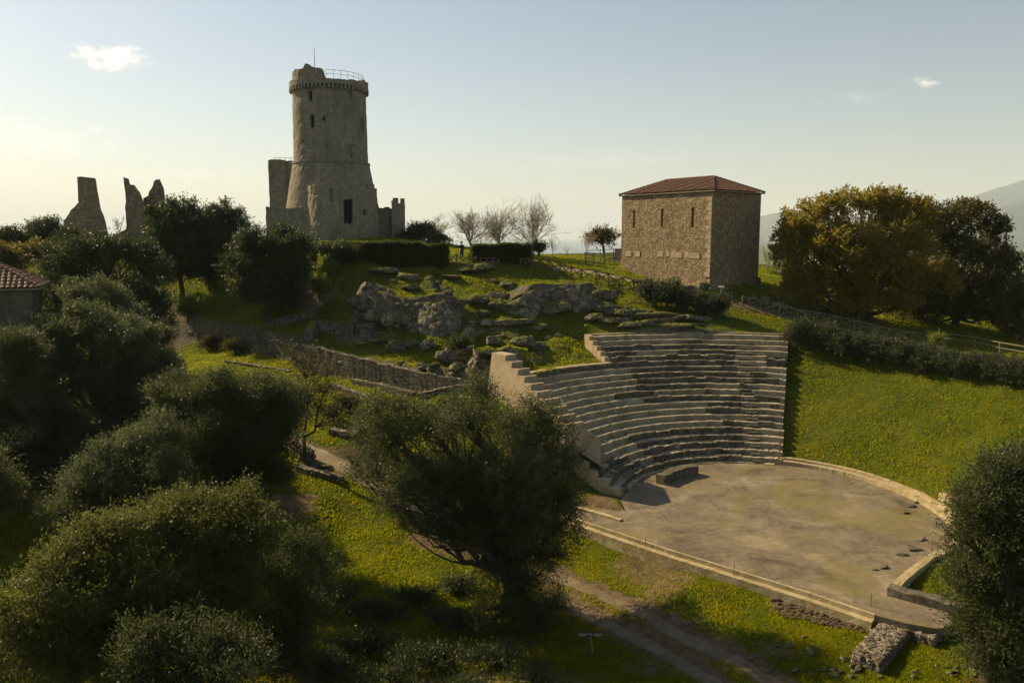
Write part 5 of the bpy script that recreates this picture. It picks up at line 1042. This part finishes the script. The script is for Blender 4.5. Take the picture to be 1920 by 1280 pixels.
# --- middle left
tree('olive', 440, 45, [(340, 765, 48, 50), (385, 740, 55, 42), (455, 745, 65, 42), (515, 745, 45, 38), (540, 790, 32, 45), (430, 810, 95, 75), (500, 840, 70, 62), (350, 840, 70, 62), (430, 890, 90, 55), (520, 900, 40, 45)], 'wide grey-green olive in the middle left with a flat feathery top', 'olive', amount=1.4, seed=14, trunk_r=.35)
tree('olive', 240, 41, [(285, 830, 50, 40), (235, 865, 55, 45), (180, 905, 58, 48), (120, 965, 42, 45), (200, 960, 80, 60), (280, 910, 60, 60), (240, 1000, 70, 40)], 'sloping grey olive below the wide grey-green one', 'olivepale', amount=1.4, seed=15)
tree('olive', 195, 55, [(120, 640, 45, 45), (175, 625, 58, 42), (235, 640, 48, 42), (285, 690, 42, 50), (170, 700, 85, 70), (240, 740, 75, 70), (110, 730, 50, 60), (310, 720, 30, 40), (190, 790, 80, 50)], 'tall silvery olive in front of the farmhouse', 'olivepale', amount=1.35, seed=16)
tree('olive', 165, 62, [(130, 575, 38, 40), (175, 562, 45, 30), (215, 590, 40, 40), (165, 610, 70, 50)], 'silvery feathery olive just right of the farmhouse', 'olivepale', amount=1.3, seed=17)
tree('olive', 25, 50, [(20, 655, 42, 42), (55, 680, 35, 40), (0, 720, 55, 60), (60, 750, 50, 60), (20, 800, 80, 60)], 'olive below the farmhouse on the left edge', 'olive', amount=1.2, seed=18)
tree('evergreen', 90, 48, [(60, 820, 80, 60), (140, 830, 70, 60), (30, 900, 80, 60), (120, 890, 60, 50)], 'dark evergreen mass under the olives on the left', 'evergreen', 'evergreen_tree', amount=1.1, seed=19)
tree('evergreen', 300, 60, [(270, 640, 50, 50), (300, 700, 45, 60)], 'dark bushy evergreen at the left end of the sunlit strip', 'evergreen', 'evergreen_tree', amount=1.2, seed=20)
# --- upper left
tree('evergreen', 200, 72, [(120, 500, 42, 42), (155, 480, 42, 38), (205, 470, 42, 32), (250, 490, 45, 40), (290, 530, 38, 50), (200, 540, 80, 60), (270, 580, 50, 50), (135, 540, 50, 45), (300, 590, 28, 45)], 'mottled green oak between farmhouse and ruins', 'evergreen', 'oak_tree', amount=1.3, seed=23, clumps=16)
tree('evergreen', 345, 89, [(345, 402, 38, 26), (310, 430, 38, 34), (375, 425, 45, 34), (340, 465, 62, 45), (385, 480, 45, 45), (310, 480, 35, 40), (345, 505, 55, 34), (300, 520, 35, 30), (390, 515, 40, 26)], 'round dark evergreen right of the ruins, the taller of a pair', 'evergreen', 'evergreen_tree', amount=1.3, seed=24)
tree('evergreen', 420, 92, [(425, 405, 32, 20), (405, 430, 35, 32), (440, 430, 22, 25), (425, 470, 42, 42), (400, 500, 40, 30)], 'dark evergreen behind the round one, nearer the tower', 'evergreen', 'evergreen_tree', amount=1.3, seed=25)
tree('evergreen', 505, 80, [(470, 475, 36, 34), (510, 458, 42, 30), (550, 475, 34, 34), (455, 515, 32, 35), (510, 515, 66, 48), (560, 515, 28, 36), (510, 555, 62, 32), (465, 550, 30, 25)], 'dense rounded dark tree below the tower, left of the long hedge', 'evergreen', 'evergreen_tree', amount=1.35, seed=26, clumps=16)
for i, (u, vt, w_, Y, lab) in enumerate([(15, 424, 90, 112, 'distant dark tree on the left edge of the skyline'), (85, 412, 100, 115, 'distant tree on the skyline left of the square ruin'), (60, 448, 130, 100, 'mid green tree in front of the skyline trees at far left'), (130, 430, 60, 105, 'bushy tree at the foot of the square ruin'), (0, 455, 110, 92, 'green tree above the farmhouse roof at the left edge'),
                                      (215, 440, 60, 104, 'small tree between the two ruins'), (790, 419, 60, 112, 'dark bush right of the crenellated tower wing'), (820, 440, 40, 108, 'small dark bush above the end of the long hedge'), (765, 432, 36, 114, 'shrub at the foot of the corner turret'), (1130, 430, 62, 118, 'grey-green tree just left of the chapel'), (1010, 460, 28, 112, 'small round dark bush right of the bare trees')]):
    vb = vt + max(32, w_ * .75) if u < 700 else (468 if vt < 445 else 476); tree('ev', u, Y, ell(u, vt, vb, w_, 5, i + 50), lab, 'evergreen' if i not in (2, 4, 9) else 'oakdark', 'evergreen_tree' if u < 700 or u > 1100 else 'dark_bush', cat='tree' if u < 700 or u > 1100 else 'bush', amount=1.2, trunk_r=.18, clumps=9)
tree('evergreen', -120, 52, ell(-120, 640, 900, 330, 6, 201), 'large unseen tree added beyond the left edge to shade the grove floor', 'evergreen', 'evergreen_tree', amount=.8, seed=202)  # this tree and the next are unseen, added outside the frame for their shade
tree('olive', -140, 40, ell(-130, 800, 1080, 330, 6, 203), 'unseen olive added beyond the left edge to shade the ground by the golden olives', 'olive', amount=.8, seed=204)
# --- oaks on the right
tree('oak', 1635, 82, [(1500, 425, 40, 38), (1545, 400, 42, 32), (1610, 385, 50, 28), (1660, 378, 42, 24), (1710, 395, 42, 30), (1485, 480, 34, 42), (1550, 460, 60, 50), (1640, 450, 75, 50), (1725, 440, 50, 45), (1510, 530, 38, 38), (1580, 540, 52, 48), (1660, 530, 70, 50), (1730, 520, 50, 60), (1490, 545, 30, 26), (1515, 575, 34, 22), (1600, 575, 45, 26), (1680, 570, 45, 30), (1480, 450, 30, 34), (1690, 415, 48, 32), (1600, 490, 62, 42, -2), (1680, 480, 60, 45, -2)],
     'big spreading oak with tawny golden leaves right of the chapel', 'oak', 'oak_tree', amount=1.6, trunk_r=.42, clumps=22, cr=.30, per=6, fill=.25, fork=.06, up=.2, leafw=.6, seed=31, slen=.55, lf=1.0)
tree('oak', 1785, 84, [(1770, 415, 38, 32), (1820, 405, 42, 28), (1865, 440, 32, 38), (1790, 470, 50, 45), (1850, 490, 48, 48), (1890, 500, 24, 45), (1770, 540, 52, 45), (1840, 555, 58, 42), (1885, 560, 28, 35), (1745, 560, 40, 35), (1720, 590, 45, 22), (1800, 590, 45, 20), (1860, 595, 40, 24)],
     'dark green oak at the right, its crown touching the tawny one', 'oakdark', 'oak_tree', amount=1.5, trunk_r=.36, clumps=22, cr=.30, per=6, fill=.22, fork=.08, up=.2, leafw=.6, seed=32, slen=.55, lf=1.0)
tree('bush', 1915, 78, [(1905, 580, 36, 42), (1940, 560, 40, 38), (1900, 620, 40, 26)], 'rounded green bush on the right edge beyond the railing', 'oakdark', 'round_bush', 'bush', amount=1.2, trunk_r=.15, seed=33)
for i, (u, vt, w_, Y, lab) in enumerate([(1725, 575, 70, 100, 'dark bush under the tawny oak, behind its trunk'), (1800, 572, 80, 104, 'dark bush behind the trunk of the dark green oak'), (1870, 560, 80, 100, 'dark bush at the right behind the dark green oak'), (1470, 505, 60, 108, 'low bush behind the left side of the tawny oak')]):
    tree('ev', u, Y, ell(u, vt, vt + 60, w_, 5, i + 90), lab, 'evergreen', 'dark_bush', cat='bush', amount=1.2, trunk_r=.12, clumps=9)
# --- shrubs
def bush(u, v, w_, h_, Y, lab, mat='rosemary', grp=None, name='bush', seed=0, dv=0, amt=1.3):
    Y = Y or gpt(u, v)[1]; return tree('b', u, Y, [(u - w_ * .2, v - h_ * .45, w_ * .3, h_ * .5), (u + w_ * .2, v - h_ * .5, w_ * .3, h_ * .5), (u, v - h_ * .6, w_ * .28, h_ * .42), (u + w_ * .05, v - h_ * .3, w_ * .42, h_ * .38)], lab, mat, name, 'bush', amount=amt, trunk_r=.07, clumps=9, up=.9, group=grp, seed=int(u * 3 + v), fill=.5)
ordn = ['first', 'second', 'third', 'fourth', 'fifth', 'sixth', 'seventh', 'eighth', 'ninth', 'tenth', 'eleventh', 'twelfth']
for i, (u, v, w_, h_) in enumerate([(1502, 655, 52, 50), (1540, 662, 56, 50), (1580, 669, 56, 46), (1618, 674, 58, 46), (1660, 680, 60, 46), (1700, 688, 60, 46), (1742, 696, 58, 44), (1782, 704, 56, 44), (1820, 710, 56, 48), (1860, 714, 50, 46), (1893, 722, 46, 48), (1925, 728, 50, 50)]):
    bush(u, v, w_ * 1.15, h_, None, '%s rosemary bush from the seats in the row along the top of the grass bank' % ordn[i], 'rosemary', 'rosemary bushes above the grass bank', 'rosemary_bush')
for u, v, w_, h_, lab in [(1222, 572, 50, 44, 'dark bush at the left end of the clump below the chapel'), (1250, 578, 56, 46, 'tall dark bush below the chapel long wall'), (1285, 584, 50, 36, 'low dark bush in the middle of the clump below the chapel'), (1318, 592, 46, 38, 'dark bush near the chapel corner above the top seats'), (1345, 598, 46, 44, 'rightmost dark bush of the clump below the chapel')]:
    bush(u, v, w_ * 1.1, h_, None, lab, 'rosemary', 'dark bushes below the chapel', 'dark_bush')
for u, v, w_, h_, mat, lab in [(860, 672, 46, 40, 'hedge', 'dark ivy shrub in the cleft of the lower cliff'), (600, 560, 34, 40, 'ivy', 'yellow-green shrub right of the dense round tree'), (612, 530, 30, 50, 'ivy', 'sunlit shrub at the left end of the long hedge'), (352, 600, 36, 40, 'ivy', 'sunlit yellow-green shrub beside the dark trees at the left'), (395, 540, 30, 16, 'ivy', 'small bright shrub under the pair of evergreens'), (395, 655, 30, 18, 'bramble', 'brownish bramble on the ruined upper end of the retaining wall'), (440, 662, 36, 20, 'bramble', 'wider brown bramble on the ruined retaining wall'), (1755, 655, 26, 24, 'ivy', 'small yellow-leaved bush standing in the rosemary row'),
                               (650, 775, 50, 30, 'bramble', 'low reddish shrub beside the slender tree'), (622, 790, 34, 26, 'bramble', 'small shrub between slender tree and stone footing'), (160, 870, 40, 50, 'ivy', 'small bright shrub glowing among the shaded olives'), (1180, 962, 0, 0, None, None)]:
    if mat: bush(u, v, w_, h_, None, lab, mat, None, 'shrub')
# foreground scrub; its shade is put into the colour with darker evergreen leaves
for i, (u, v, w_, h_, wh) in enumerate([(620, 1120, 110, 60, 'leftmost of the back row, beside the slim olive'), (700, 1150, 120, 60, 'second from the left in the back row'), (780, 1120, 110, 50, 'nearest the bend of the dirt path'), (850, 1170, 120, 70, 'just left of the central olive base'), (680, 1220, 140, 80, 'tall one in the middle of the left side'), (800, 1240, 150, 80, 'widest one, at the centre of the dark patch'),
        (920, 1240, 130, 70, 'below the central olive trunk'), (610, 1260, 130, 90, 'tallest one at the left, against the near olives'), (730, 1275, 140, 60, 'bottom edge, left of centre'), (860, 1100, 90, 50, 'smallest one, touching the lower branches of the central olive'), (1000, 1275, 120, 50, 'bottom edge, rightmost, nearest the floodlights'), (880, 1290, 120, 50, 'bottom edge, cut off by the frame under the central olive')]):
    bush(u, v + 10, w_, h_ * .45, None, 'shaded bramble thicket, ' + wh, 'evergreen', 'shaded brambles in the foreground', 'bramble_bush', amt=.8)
# --- hedges
def hedge(name, u0, u1, vt0, vt1, vb, Y0, Y1, depth, lab, rag=.12, mat='hedge', seed=1):
    x0, x1 = xat(u0, 470, Y0), xat(u1, 470, Y1); c = np.array([(x0 + x1) / 2, (Y0 + Y1) / 2, 0]); zt0, zt1 = zat(vt0, Y0), zat(vt1, Y1); rs = np.random.default_rng(seed); N_ = 26000 if abs(x1 - x0) > 9 else 15000
    f = rs.random(N_); face = rs.integers(0, 10, N_); dpt = rs.random(N_) ; g = rs.random(N_); X = x0 + (x1 - x0) * f; zt = zt0 + (zt1 - zt0) * f + rag * fbm(X * .9, 0 * X, 0, 4, seed) * 2; Yc = Y0 + (Y1 - Y0) * f
    zb_ = bil(X, Yc) - .1; Yp = np.where(face < 5, Yc - .15 * rs.random(N_) + .25 * fbm(X * .8, g * 3, 0, 3, 4), Yc + dpt * depth); Z = np.where(face < 5, zb_ + (zt - zb_) * g, zt - .12 * rs.random(N_) + .12 * fbm(X * 1.4, Yp * 1.4, 0, 3, 8)); 
    e = face == 9; Xe = np.where(rs.random(N_) < .5, x0, x1); X = np.where(e, Xe + .12 * rs.normal(size=N_), X); Yp = np.where(e, Yc[:] * 0 + np.where(Xe == x0, Y0, Y1) + dpt * depth, Yp); Z = np.where(e, np.interp(g, [0, 1], [0, 1]) * (zt - zb_) + zb_, Z)
    P = np.stack([X, Yp, Z], -1) - c; D_ = rs.normal(size=(N_, 3)); D_[:, 2] = np.abs(D_[:, 2]) + .3; D_[:, 1] -= .3; D_ /= np.linalg.norm(D_, axis=1)[:, None]; V, F_ = quads(P, D_, .32 * rs.uniform(.6, 1.3, N_), .17 * rs.uniform(.7, 1.2, N_), rs)
    r_ = empty(name, c, lab, 'hedge'); mesh('foliage', V, F_, M[mat], r_)
    mb = MB(); n_ = 14; V = []
    for i in range(n_ + 1):
        f_ = i / n_; xx = x0 + (x1 - x0) * (.02 + .96 * f_) - c[0]; yy = Y0 + (Y1 - Y0) * f_ - c[1]; zt_ = zt0 + (zt1 - zt0) * f_ - .25; zb2 = gz(xx + c[0], yy + c[1]) - .3; V += [(xx, yy + .25, zb2), (xx, yy + .25, zt_), (xx, yy + depth - .2, zt_), (xx, yy + depth - .2, zb2)]
    F2 = [(i * 4 + k, i * 4 + (k + 1) % 4, i * 4 + 4 + (k + 1) % 4, i * 4 + 4 + k) for i in range(n_) for k in range(4)] + [(0, 1, 2, 3), (n_ * 4 + 3, n_ * 4 + 2, n_ * 4 + 1, n_ * 4)]; mesh('inner_branches', V, F2, M['bark'], r_)
hedge('long_hedge', 588, 834, 457, 460, 503, 86, 85.5, 2.2, 'long clipped hedge in front of the tower with a lit top edge', .18)
hedge('hedge_block', 887, 993, 461, 462, 503, 86, 86.5, 3.0, 'short thick clipped hedge block right of the fence gap', .08, seed=5)
bush(600, 505, 60, 45, 84, 'unclipped bushy end of the long hedge on its left', 'hedge', None, 'hedge_bush'); bush(640, 500, 60, 42, 84.5, 'bulging round bush grown into the long hedge', 'hedge', None, 'hedge_bush')
# --- bare winter trees
def bare(u, Y, vt, w_, lab, seed, spread=.55, n1=9, vb=None, mat='twig', name='bare_tree', r0=.13, levels=4):
    rs = np.random.default_rng(seed); x = xat(u, 470, Y); bz = gz(x, Y) if vb is None else zat(vb, Y); Hh = zat(vt, Y) - bz; W = px2m(w_, Y) / 2; mb = MB(); r_ = empty(name, (x, Y, bz), lab, 'tree', 'bare winter trees' if w_ > 60 else None)
    mb.path([(0, 0, -.3), (.02, 0, Hh * .08), (0, .03, Hh * .16)], [r0 * 1.3, r0, r0 * .9], 6); tips = []
    def grow_(p, d, L_, r, lv):
        pts = [p]; k = 4; dd = d.copy()
        for i in range(k): dd = dd + rs.normal(size=3) * .07 + np.array([0, 0, .04]); dd /= np.linalg.norm(dd); pts.append(pts[-1] + dd * L_ / k)
        mb.path(pts, [r * (1 - .5 * i / k) for i in range(k + 1)], 4 if lv > 1 else 3)
        if lv == 0: return
        for i in range(4 if lv > 1 else 5):
            q = pts[rs.integers(1, k + 1)]; s = rs.normal(size=3) * .46; nd = dd + s; nd /= np.linalg.norm(nd); grow_(np.array(q), nd, L_ * rs.uniform(.5, .75), max(r * .58, .013), lv - 1)
    for i in range(n1):
        a = 2 * math.pi * i / n1 + rs.uniform(-.3, .3); sp = rs.uniform(.1, 1.35) * W / Hh * 1.15; d = np.array([math.cos(a) * sp, math.sin(a) * sp, 1.]); d /= np.linalg.norm(d); grow_(np.array([0, 0, Hh * rs.uniform(.08, .2)]), d, Hh * .46 * rs.uniform(.85, 1.1), r0 * .5, levels - 1)
    V = np.array(mb.V); top = np.percentile(V[:, 2], 98.5); V[:, 2] = np.where(V[:, 2] > 0, V[:, 2] * Hh / top, V[:, 2]); wx = np.percentile(np.abs(V[:, 0]), 98.5); V[:, :2] *= W / wx * 1.05
    mesh('branches', V, mb.F, M[mat], r_); return r_
bare(882, 118, 395, 98, 'bare winter tree left of three, just beyond the fence gap', 1, n1=14); bare(936, 116, 388, 98, 'bare winter tree in the middle of three behind the hedge block', 2, n1=14); bare(1000, 112, 378, 104, 'tallest bare winter tree, right of the three behind the hedge block', 3, n1=15)
bare(818, 122, 405, 62, 'thin bare tree right of the crenellated wing', 4, n1=7); bare(1036, 112, 438, 26, 'small bare sapling right of the tallest bare tree', 5, n1=4, levels=3, r0=.05); bare(1064, 112, 455, 18, 'tiny bare sapling against the sea', 6, n1=3, levels=2, r0=.04)
bare(1100, 112, 425, 36, 'bare shrub at the left of the grey-green tree', 7, n1=5, levels=3, r0=.06); bare(1440, 98, 445, 44, 'bare thicket between the chapel and the tawny oak', 8, n1=8, levels=3, r0=.07, vb=522); bare(1465, 100, 460, 36, 'bare bush next to the tawny oak', 12, n1=6, levels=3, r0=.06, vb=524)
bare(226, 108, 407, 28, 'tiny bare tree on the skyline between the ruins', 9, n1=5, levels=3, r0=.05, vb=440); bare(905, 121, 430, 60, 'low bare undergrowth between the left bare trees', 10, n1=8, levels=3, r0=.05); bare(970, 120, 432, 60, 'low bare undergrowth between the right bare trees', 13, n1=8, levels=3, r0=.05)
# --- slender tree
rs = np.random.default_rng(5); Ys = gpt(572, 872)[1]; xs_ = xat(572, 640, Ys); zs_ = gz(xs_, Ys); st = empty('slender_tree', (xs_, Ys, zs_), 'slender open tree with forked dark stems on the sunlit terrace', 'tree'); mb = MB()
def L3(u, v, dy=0): p = at(u, v, Ys + dy); return (p[0] - xs_, dy, p[2] - zs_)
mb.path([(0, 0, -.3), L3(571, 850), L3(570, 815)], [.17, .14, .12], 8); mb.path([L3(570, 822), L3(575, 780), L3(578, 740), L3(572, 700, .3), L3(560, 670, .5)], [.10, .08, .06, .04, .015], 6); mb.path([L3(570, 820), L3(590, 808, -.3), L3(596, 770, -.4), L3(610, 730, -.2), L3(612, 690)], [.09, .075, .06, .035, .015], 6)
tw = []
for _ in range(70):
    s = [(575, 780), (578, 740), (572, 705), (596, 770), (608, 735), (611, 705), (575, 755), (560, 680)][rs.integers(0, 8)]; e = (s[0] + rs.normal() * 26, s[1] - rs.uniform(5, 42)); dy = rs.normal() * .9
    P_ = limb(mb, L3(*s), L3(e[0], e[1], dy), .03, .008, rs, 4, .3, 4); tw.append(P_)
for e in ((640, 775), (655, 760), (630, 760), (650, 790), (620, 785)): tw.append(limb(mb, L3(592, 800, -.3), L3(*e), .04, .01, rs, 5, .3, 4))
mb.build('trunk', M['bark'], st, True); B = np.concatenate([np.array(p)[1:] for p in tw]); B = B[rs.integers(0, len(B), 5200)] + rs.normal(size=(5200, 3)) * .26; D_ = rs.normal(size=B.shape); D_ /= np.linalg.norm(D_, axis=1)[:, None]; V, F_ = quads(B, D_, .16 * rs.uniform(.6, 1.2, len(B)), .07 * np.ones(len(B)), rs); mesh('crown', V, F_, M['bramble'], st)
# ================================================================== PERSON (dark clothes, mid stride, one arm raised to the left)
pY = 88.; px_ = xat(866, 497, pY); pz = gz(px_, pY); PS = px2m(32.5, pY) / 1.75
def skin(name, verts, edges, radii, mat, parent, lvl=2):
    me = bpy.data.meshes.new(name); me.from_pydata(verts, edges, []); o = bpy.data.objects.new(name, me); C.objects.link(o); o.parent = parent; me.materials.append(mat)
    md = o.modifiers.new('s', 'SKIN'); lay = me.skin_vertices[0].data if me.skin_vertices else None
    if lay is None: bpy.context.view_layer.update(); me.skin_vertices.new() if hasattr(me.skin_vertices, 'new') else None
    lay = me.skin_vertices[0].data
    for i, r in enumerate(radii): lay[i].radius = (r, r) if np.isscalar(r) else r; lay[i].use_root = (i == 0)
    sb = o.modifiers.new('d', 'SUBSURF'); sb.levels = lvl; sb.render_levels = lvl; return o
pr = empty('person', (px_, pY, pz), 'person in dark clothes mid-stride behind the fence in the hedge gap, one arm raised', 'person', rz=.25); pr.scale = (PS, PS, PS)
Vp = [(0, 0, .95), (0, 0, 1.15), (.01, 0, 1.38), (0, 0, 1.5), (-.01, -.01, 1.58), (-.01, -.02, 1.68), (-.01, -.01, 1.75), (-.09, 0, .9), (-.13, -.12, .5), (-.2, .0, .09), (-.22, -.14, .04), (.09, 0, .9), (.10, .10, .5), (.12, .3, .12), (.13, .2, .05),
      (-.18, 0, 1.41), (-.36, -.05, 1.28), (-.5, -.12, 1.42), (-.57, -.15, 1.46), (.18, 0, 1.4), (.24, .05, 1.13), (.2, -.08, .92), (.2, -.11, .84)]
Ep = [(0, 1), (1, 2), (2, 3), (3, 4), (4, 5), (5, 6), (0, 7), (7, 8), (8, 9), (9, 10), (0, 11), (11, 12), (12, 13), (13, 14), (2, 15), (15, 16), (16, 17), (17, 18), (2, 19), (19, 20), (20, 21), (21, 22)]
Rp = [.13, .13, .14, .06, .07, .1, .07, .09, .065, .045, .04, .09, .065, .045, .04, .06, .045, .035, .03, .06, .045, .035, .03]
m, n, l = new_mat('skin'); finish(n, l, (.35, .2, .14), .6); M['skin'] = m; m, n, l = new_mat('dark_jacket'); finish(n, l, (.02, .018, .022), .8); M['jacket'] = m; m, n, l = new_mat('dark_trousers'); finish(n, l, (.03, .028, .035), .8); M['trousers'] = m; m, n, l = new_mat('hair'); finish(n, l, (.02, .013, .01), .6); M['hair'] = m
body = skin('body', Vp, Ep, Rp, M['skin'], pr)
skin('jacket', [Vp[i] for i in (0, 1, 2, 15, 16, 17, 19, 20, 21)], [(0, 1), (1, 2), (2, 3), (3, 4), (4, 5), (2, 6), (6, 7), (7, 8)], [.16, .165, .165, .085, .065, .05, .085, .065, .05], M['jacket'], pr)
skin('trousers', [(0, 0, 1.0), Vp[7], Vp[8], Vp[9], Vp[11], Vp[12], Vp[13]], [(0, 1), (1, 2), (2, 3), (0, 4), (4, 5), (5, 6)], [.14, .11, .085, .065, .11, .085, .065], M['trousers'], pr)
skin('hair', [(-.01, 0, 1.72), (-.01, .03, 1.79), (-.01, .07, 1.68), (-.01, .07, 1.56)], [(0, 1), (0, 2), (2, 3)], [.1, .07, .08, .05], M['hair'], pr)
for s_, fx in ((-.22, (-.1)), (.13, .24)): pass
skin('shoe', [(-.2, .03, .06), (-.22, -.17, .035)], [(0, 1)], [.06, .05], M['jacket'], pr, 1); skin('shoe', [(.12, .31, .09), (.13, .14, .035)], [(0, 1)], [.06, .05], M['jacket'], pr, 1)
for k in range(5): skin('finger', [(-.57, -.15 + .012 * (k - 2), 1.47), (-.62 - .008 * (2 - abs(k - 2)), -.165 + .018 * (k - 2), 1.49)], [(0, 1)], [.010, .008], M['skin'], body, 1)
# ================================================================== GRASS
def grass(name, n_, box, hgt, wid, seed, dens_f=None, mat='grass'):
    rs = np.random.default_rng(seed); u0, u1, y0, y1 = box; Yg = 1 / (rs.uniform(1 / y1 ** .9, 1 / y0 ** .9, n_)) ** (1 / .9); X = Yg * rs.uniform(u0, u1, n_)
    r, th = inside_bowl(X, Yg); rb = rbase(th); q = (X - 4.4) * .66 + (Yg - 45.1) * .75; dd = r - rb
    tl = np.where((dd - .35) / TREAD > 14.6, TH_U, np.interp(np.clip((dd - .35) / TREAD, 0, NR), np.arange(NR), thl))
    bad = (th > TH_R) & (th < tl + .03) & (dd < NR * TREAD + .6) & (dd > -1); bad |= (dd < .95) & (q > -.1); bad |= (q > -.75) & (q < 2.6) & (X > 0) & (X < 21.5) & (r < 19) & ((r < 13) | (X < 10) | (q < 2.6))
    j = np.clip(np.searchsorted(YS, Yg) - 1, 0, ny - 2); i = np.clip(np.searchsorted(XS, X) - 1, 0, nx - 2); bad |= rs.random(n_) < dirt[j, i] * 1.15; bad |= rs.random(n_) < rocky[j, i] * 1.5; bad |= slope[j, i] > 1.6
    xw = (X - c0[0]) * dd_[0] + (Yg - c0[1]) * dd_[1]; yw = (X - c0[0]) * -dd_[1] + (Yg - c0[1]) * dd_[0]; bad |= (np.abs(xw) < LA / 2) & (np.abs(yw) < hw_)
    k = ~bad; X = X[k]; Yg = Yg[k]; Z = bil(X, Yg); m_ = len(X); cl_ = fbm(X * .9, Yg * .9, 0, 4, seed + 3); sc_ = (1 + 1.1 * cl_).clip(.35, 2.2) * (1 + Yg / 160)
    V = np.zeros((m_, 3, 3, 3)); 
    for b in range(3):
        a = rs.uniform(0, 2 * math.pi, m_); ln = rs.uniform(.2, 1.0, m_); h_ = hgt * sc_ * rs.uniform(.5, 1.3, m_); w_ = wid * (1 + Yg / 70) * rs.uniform(.7, 1.3, m_); ox = rs.normal(size=m_) * .07; oy = rs.normal(size=m_) * .07; a2 = rs.uniform(0, math.pi, m_)
        V[:, b, 0] = np.stack([X + ox - np.cos(a2) * w_, Yg + oy - np.sin(a2) * w_, Z - .03], -1); V[:, b, 1] = np.stack([X + ox + np.cos(a2) * w_, Yg + oy + np.sin(a2) * w_, Z - .03], -1)
        V[:, b, 2] = np.stack([X + ox + np.cos(a) * ln * h_ * .8, Yg + oy + np.sin(a) * ln * h_ * .8, Z + h_], -1)
    return tag(mesh(name, V.reshape(-1, 3), np.arange(m_ * 9).reshape(-1, 3), M[mat]), 'short lumpy sunlit grass covering the hillside and banks', 'grass', kind='stuff')
dd_ = (cA - cB) / LA; hw_ = float(np.hypot(*(cR - cA))) / 2
grass('grass', 560000, (-.72, .72, 24, 125), .065, .02, 5)
# ================================================================== HAZE
m, n, l = new_mat('haze_air'); pv = n.new('ShaderNodeVolumePrincipled'); pv.inputs['Density'].default_value = HAZE; pv.inputs['Color'].default_value = (.80, .89, .97, 1); pv.inputs['Anisotropy'].default_value = .1
o = n.new('ShaderNodeOutputMaterial'); l.new(pv.outputs[0], o.inputs['Volume'])
mb = MB(); z0, z1 = -205, 1250; V = [(-62000, -5000, z0), (62000, -5000, z0), (62000, 62000, z0), (-62000, 62000, z0)]; V += [(x, y, z1) for x, y, _ in V]
mb.add(V, [(3, 2, 1, 0), (4, 5, 6, 7), (0, 1, 5, 4), (1, 2, 6, 5), (2, 3, 7, 6), (3, 0, 4, 7)]); hzo = mb.build('haze', m); tag(hzo, kind='stuff')
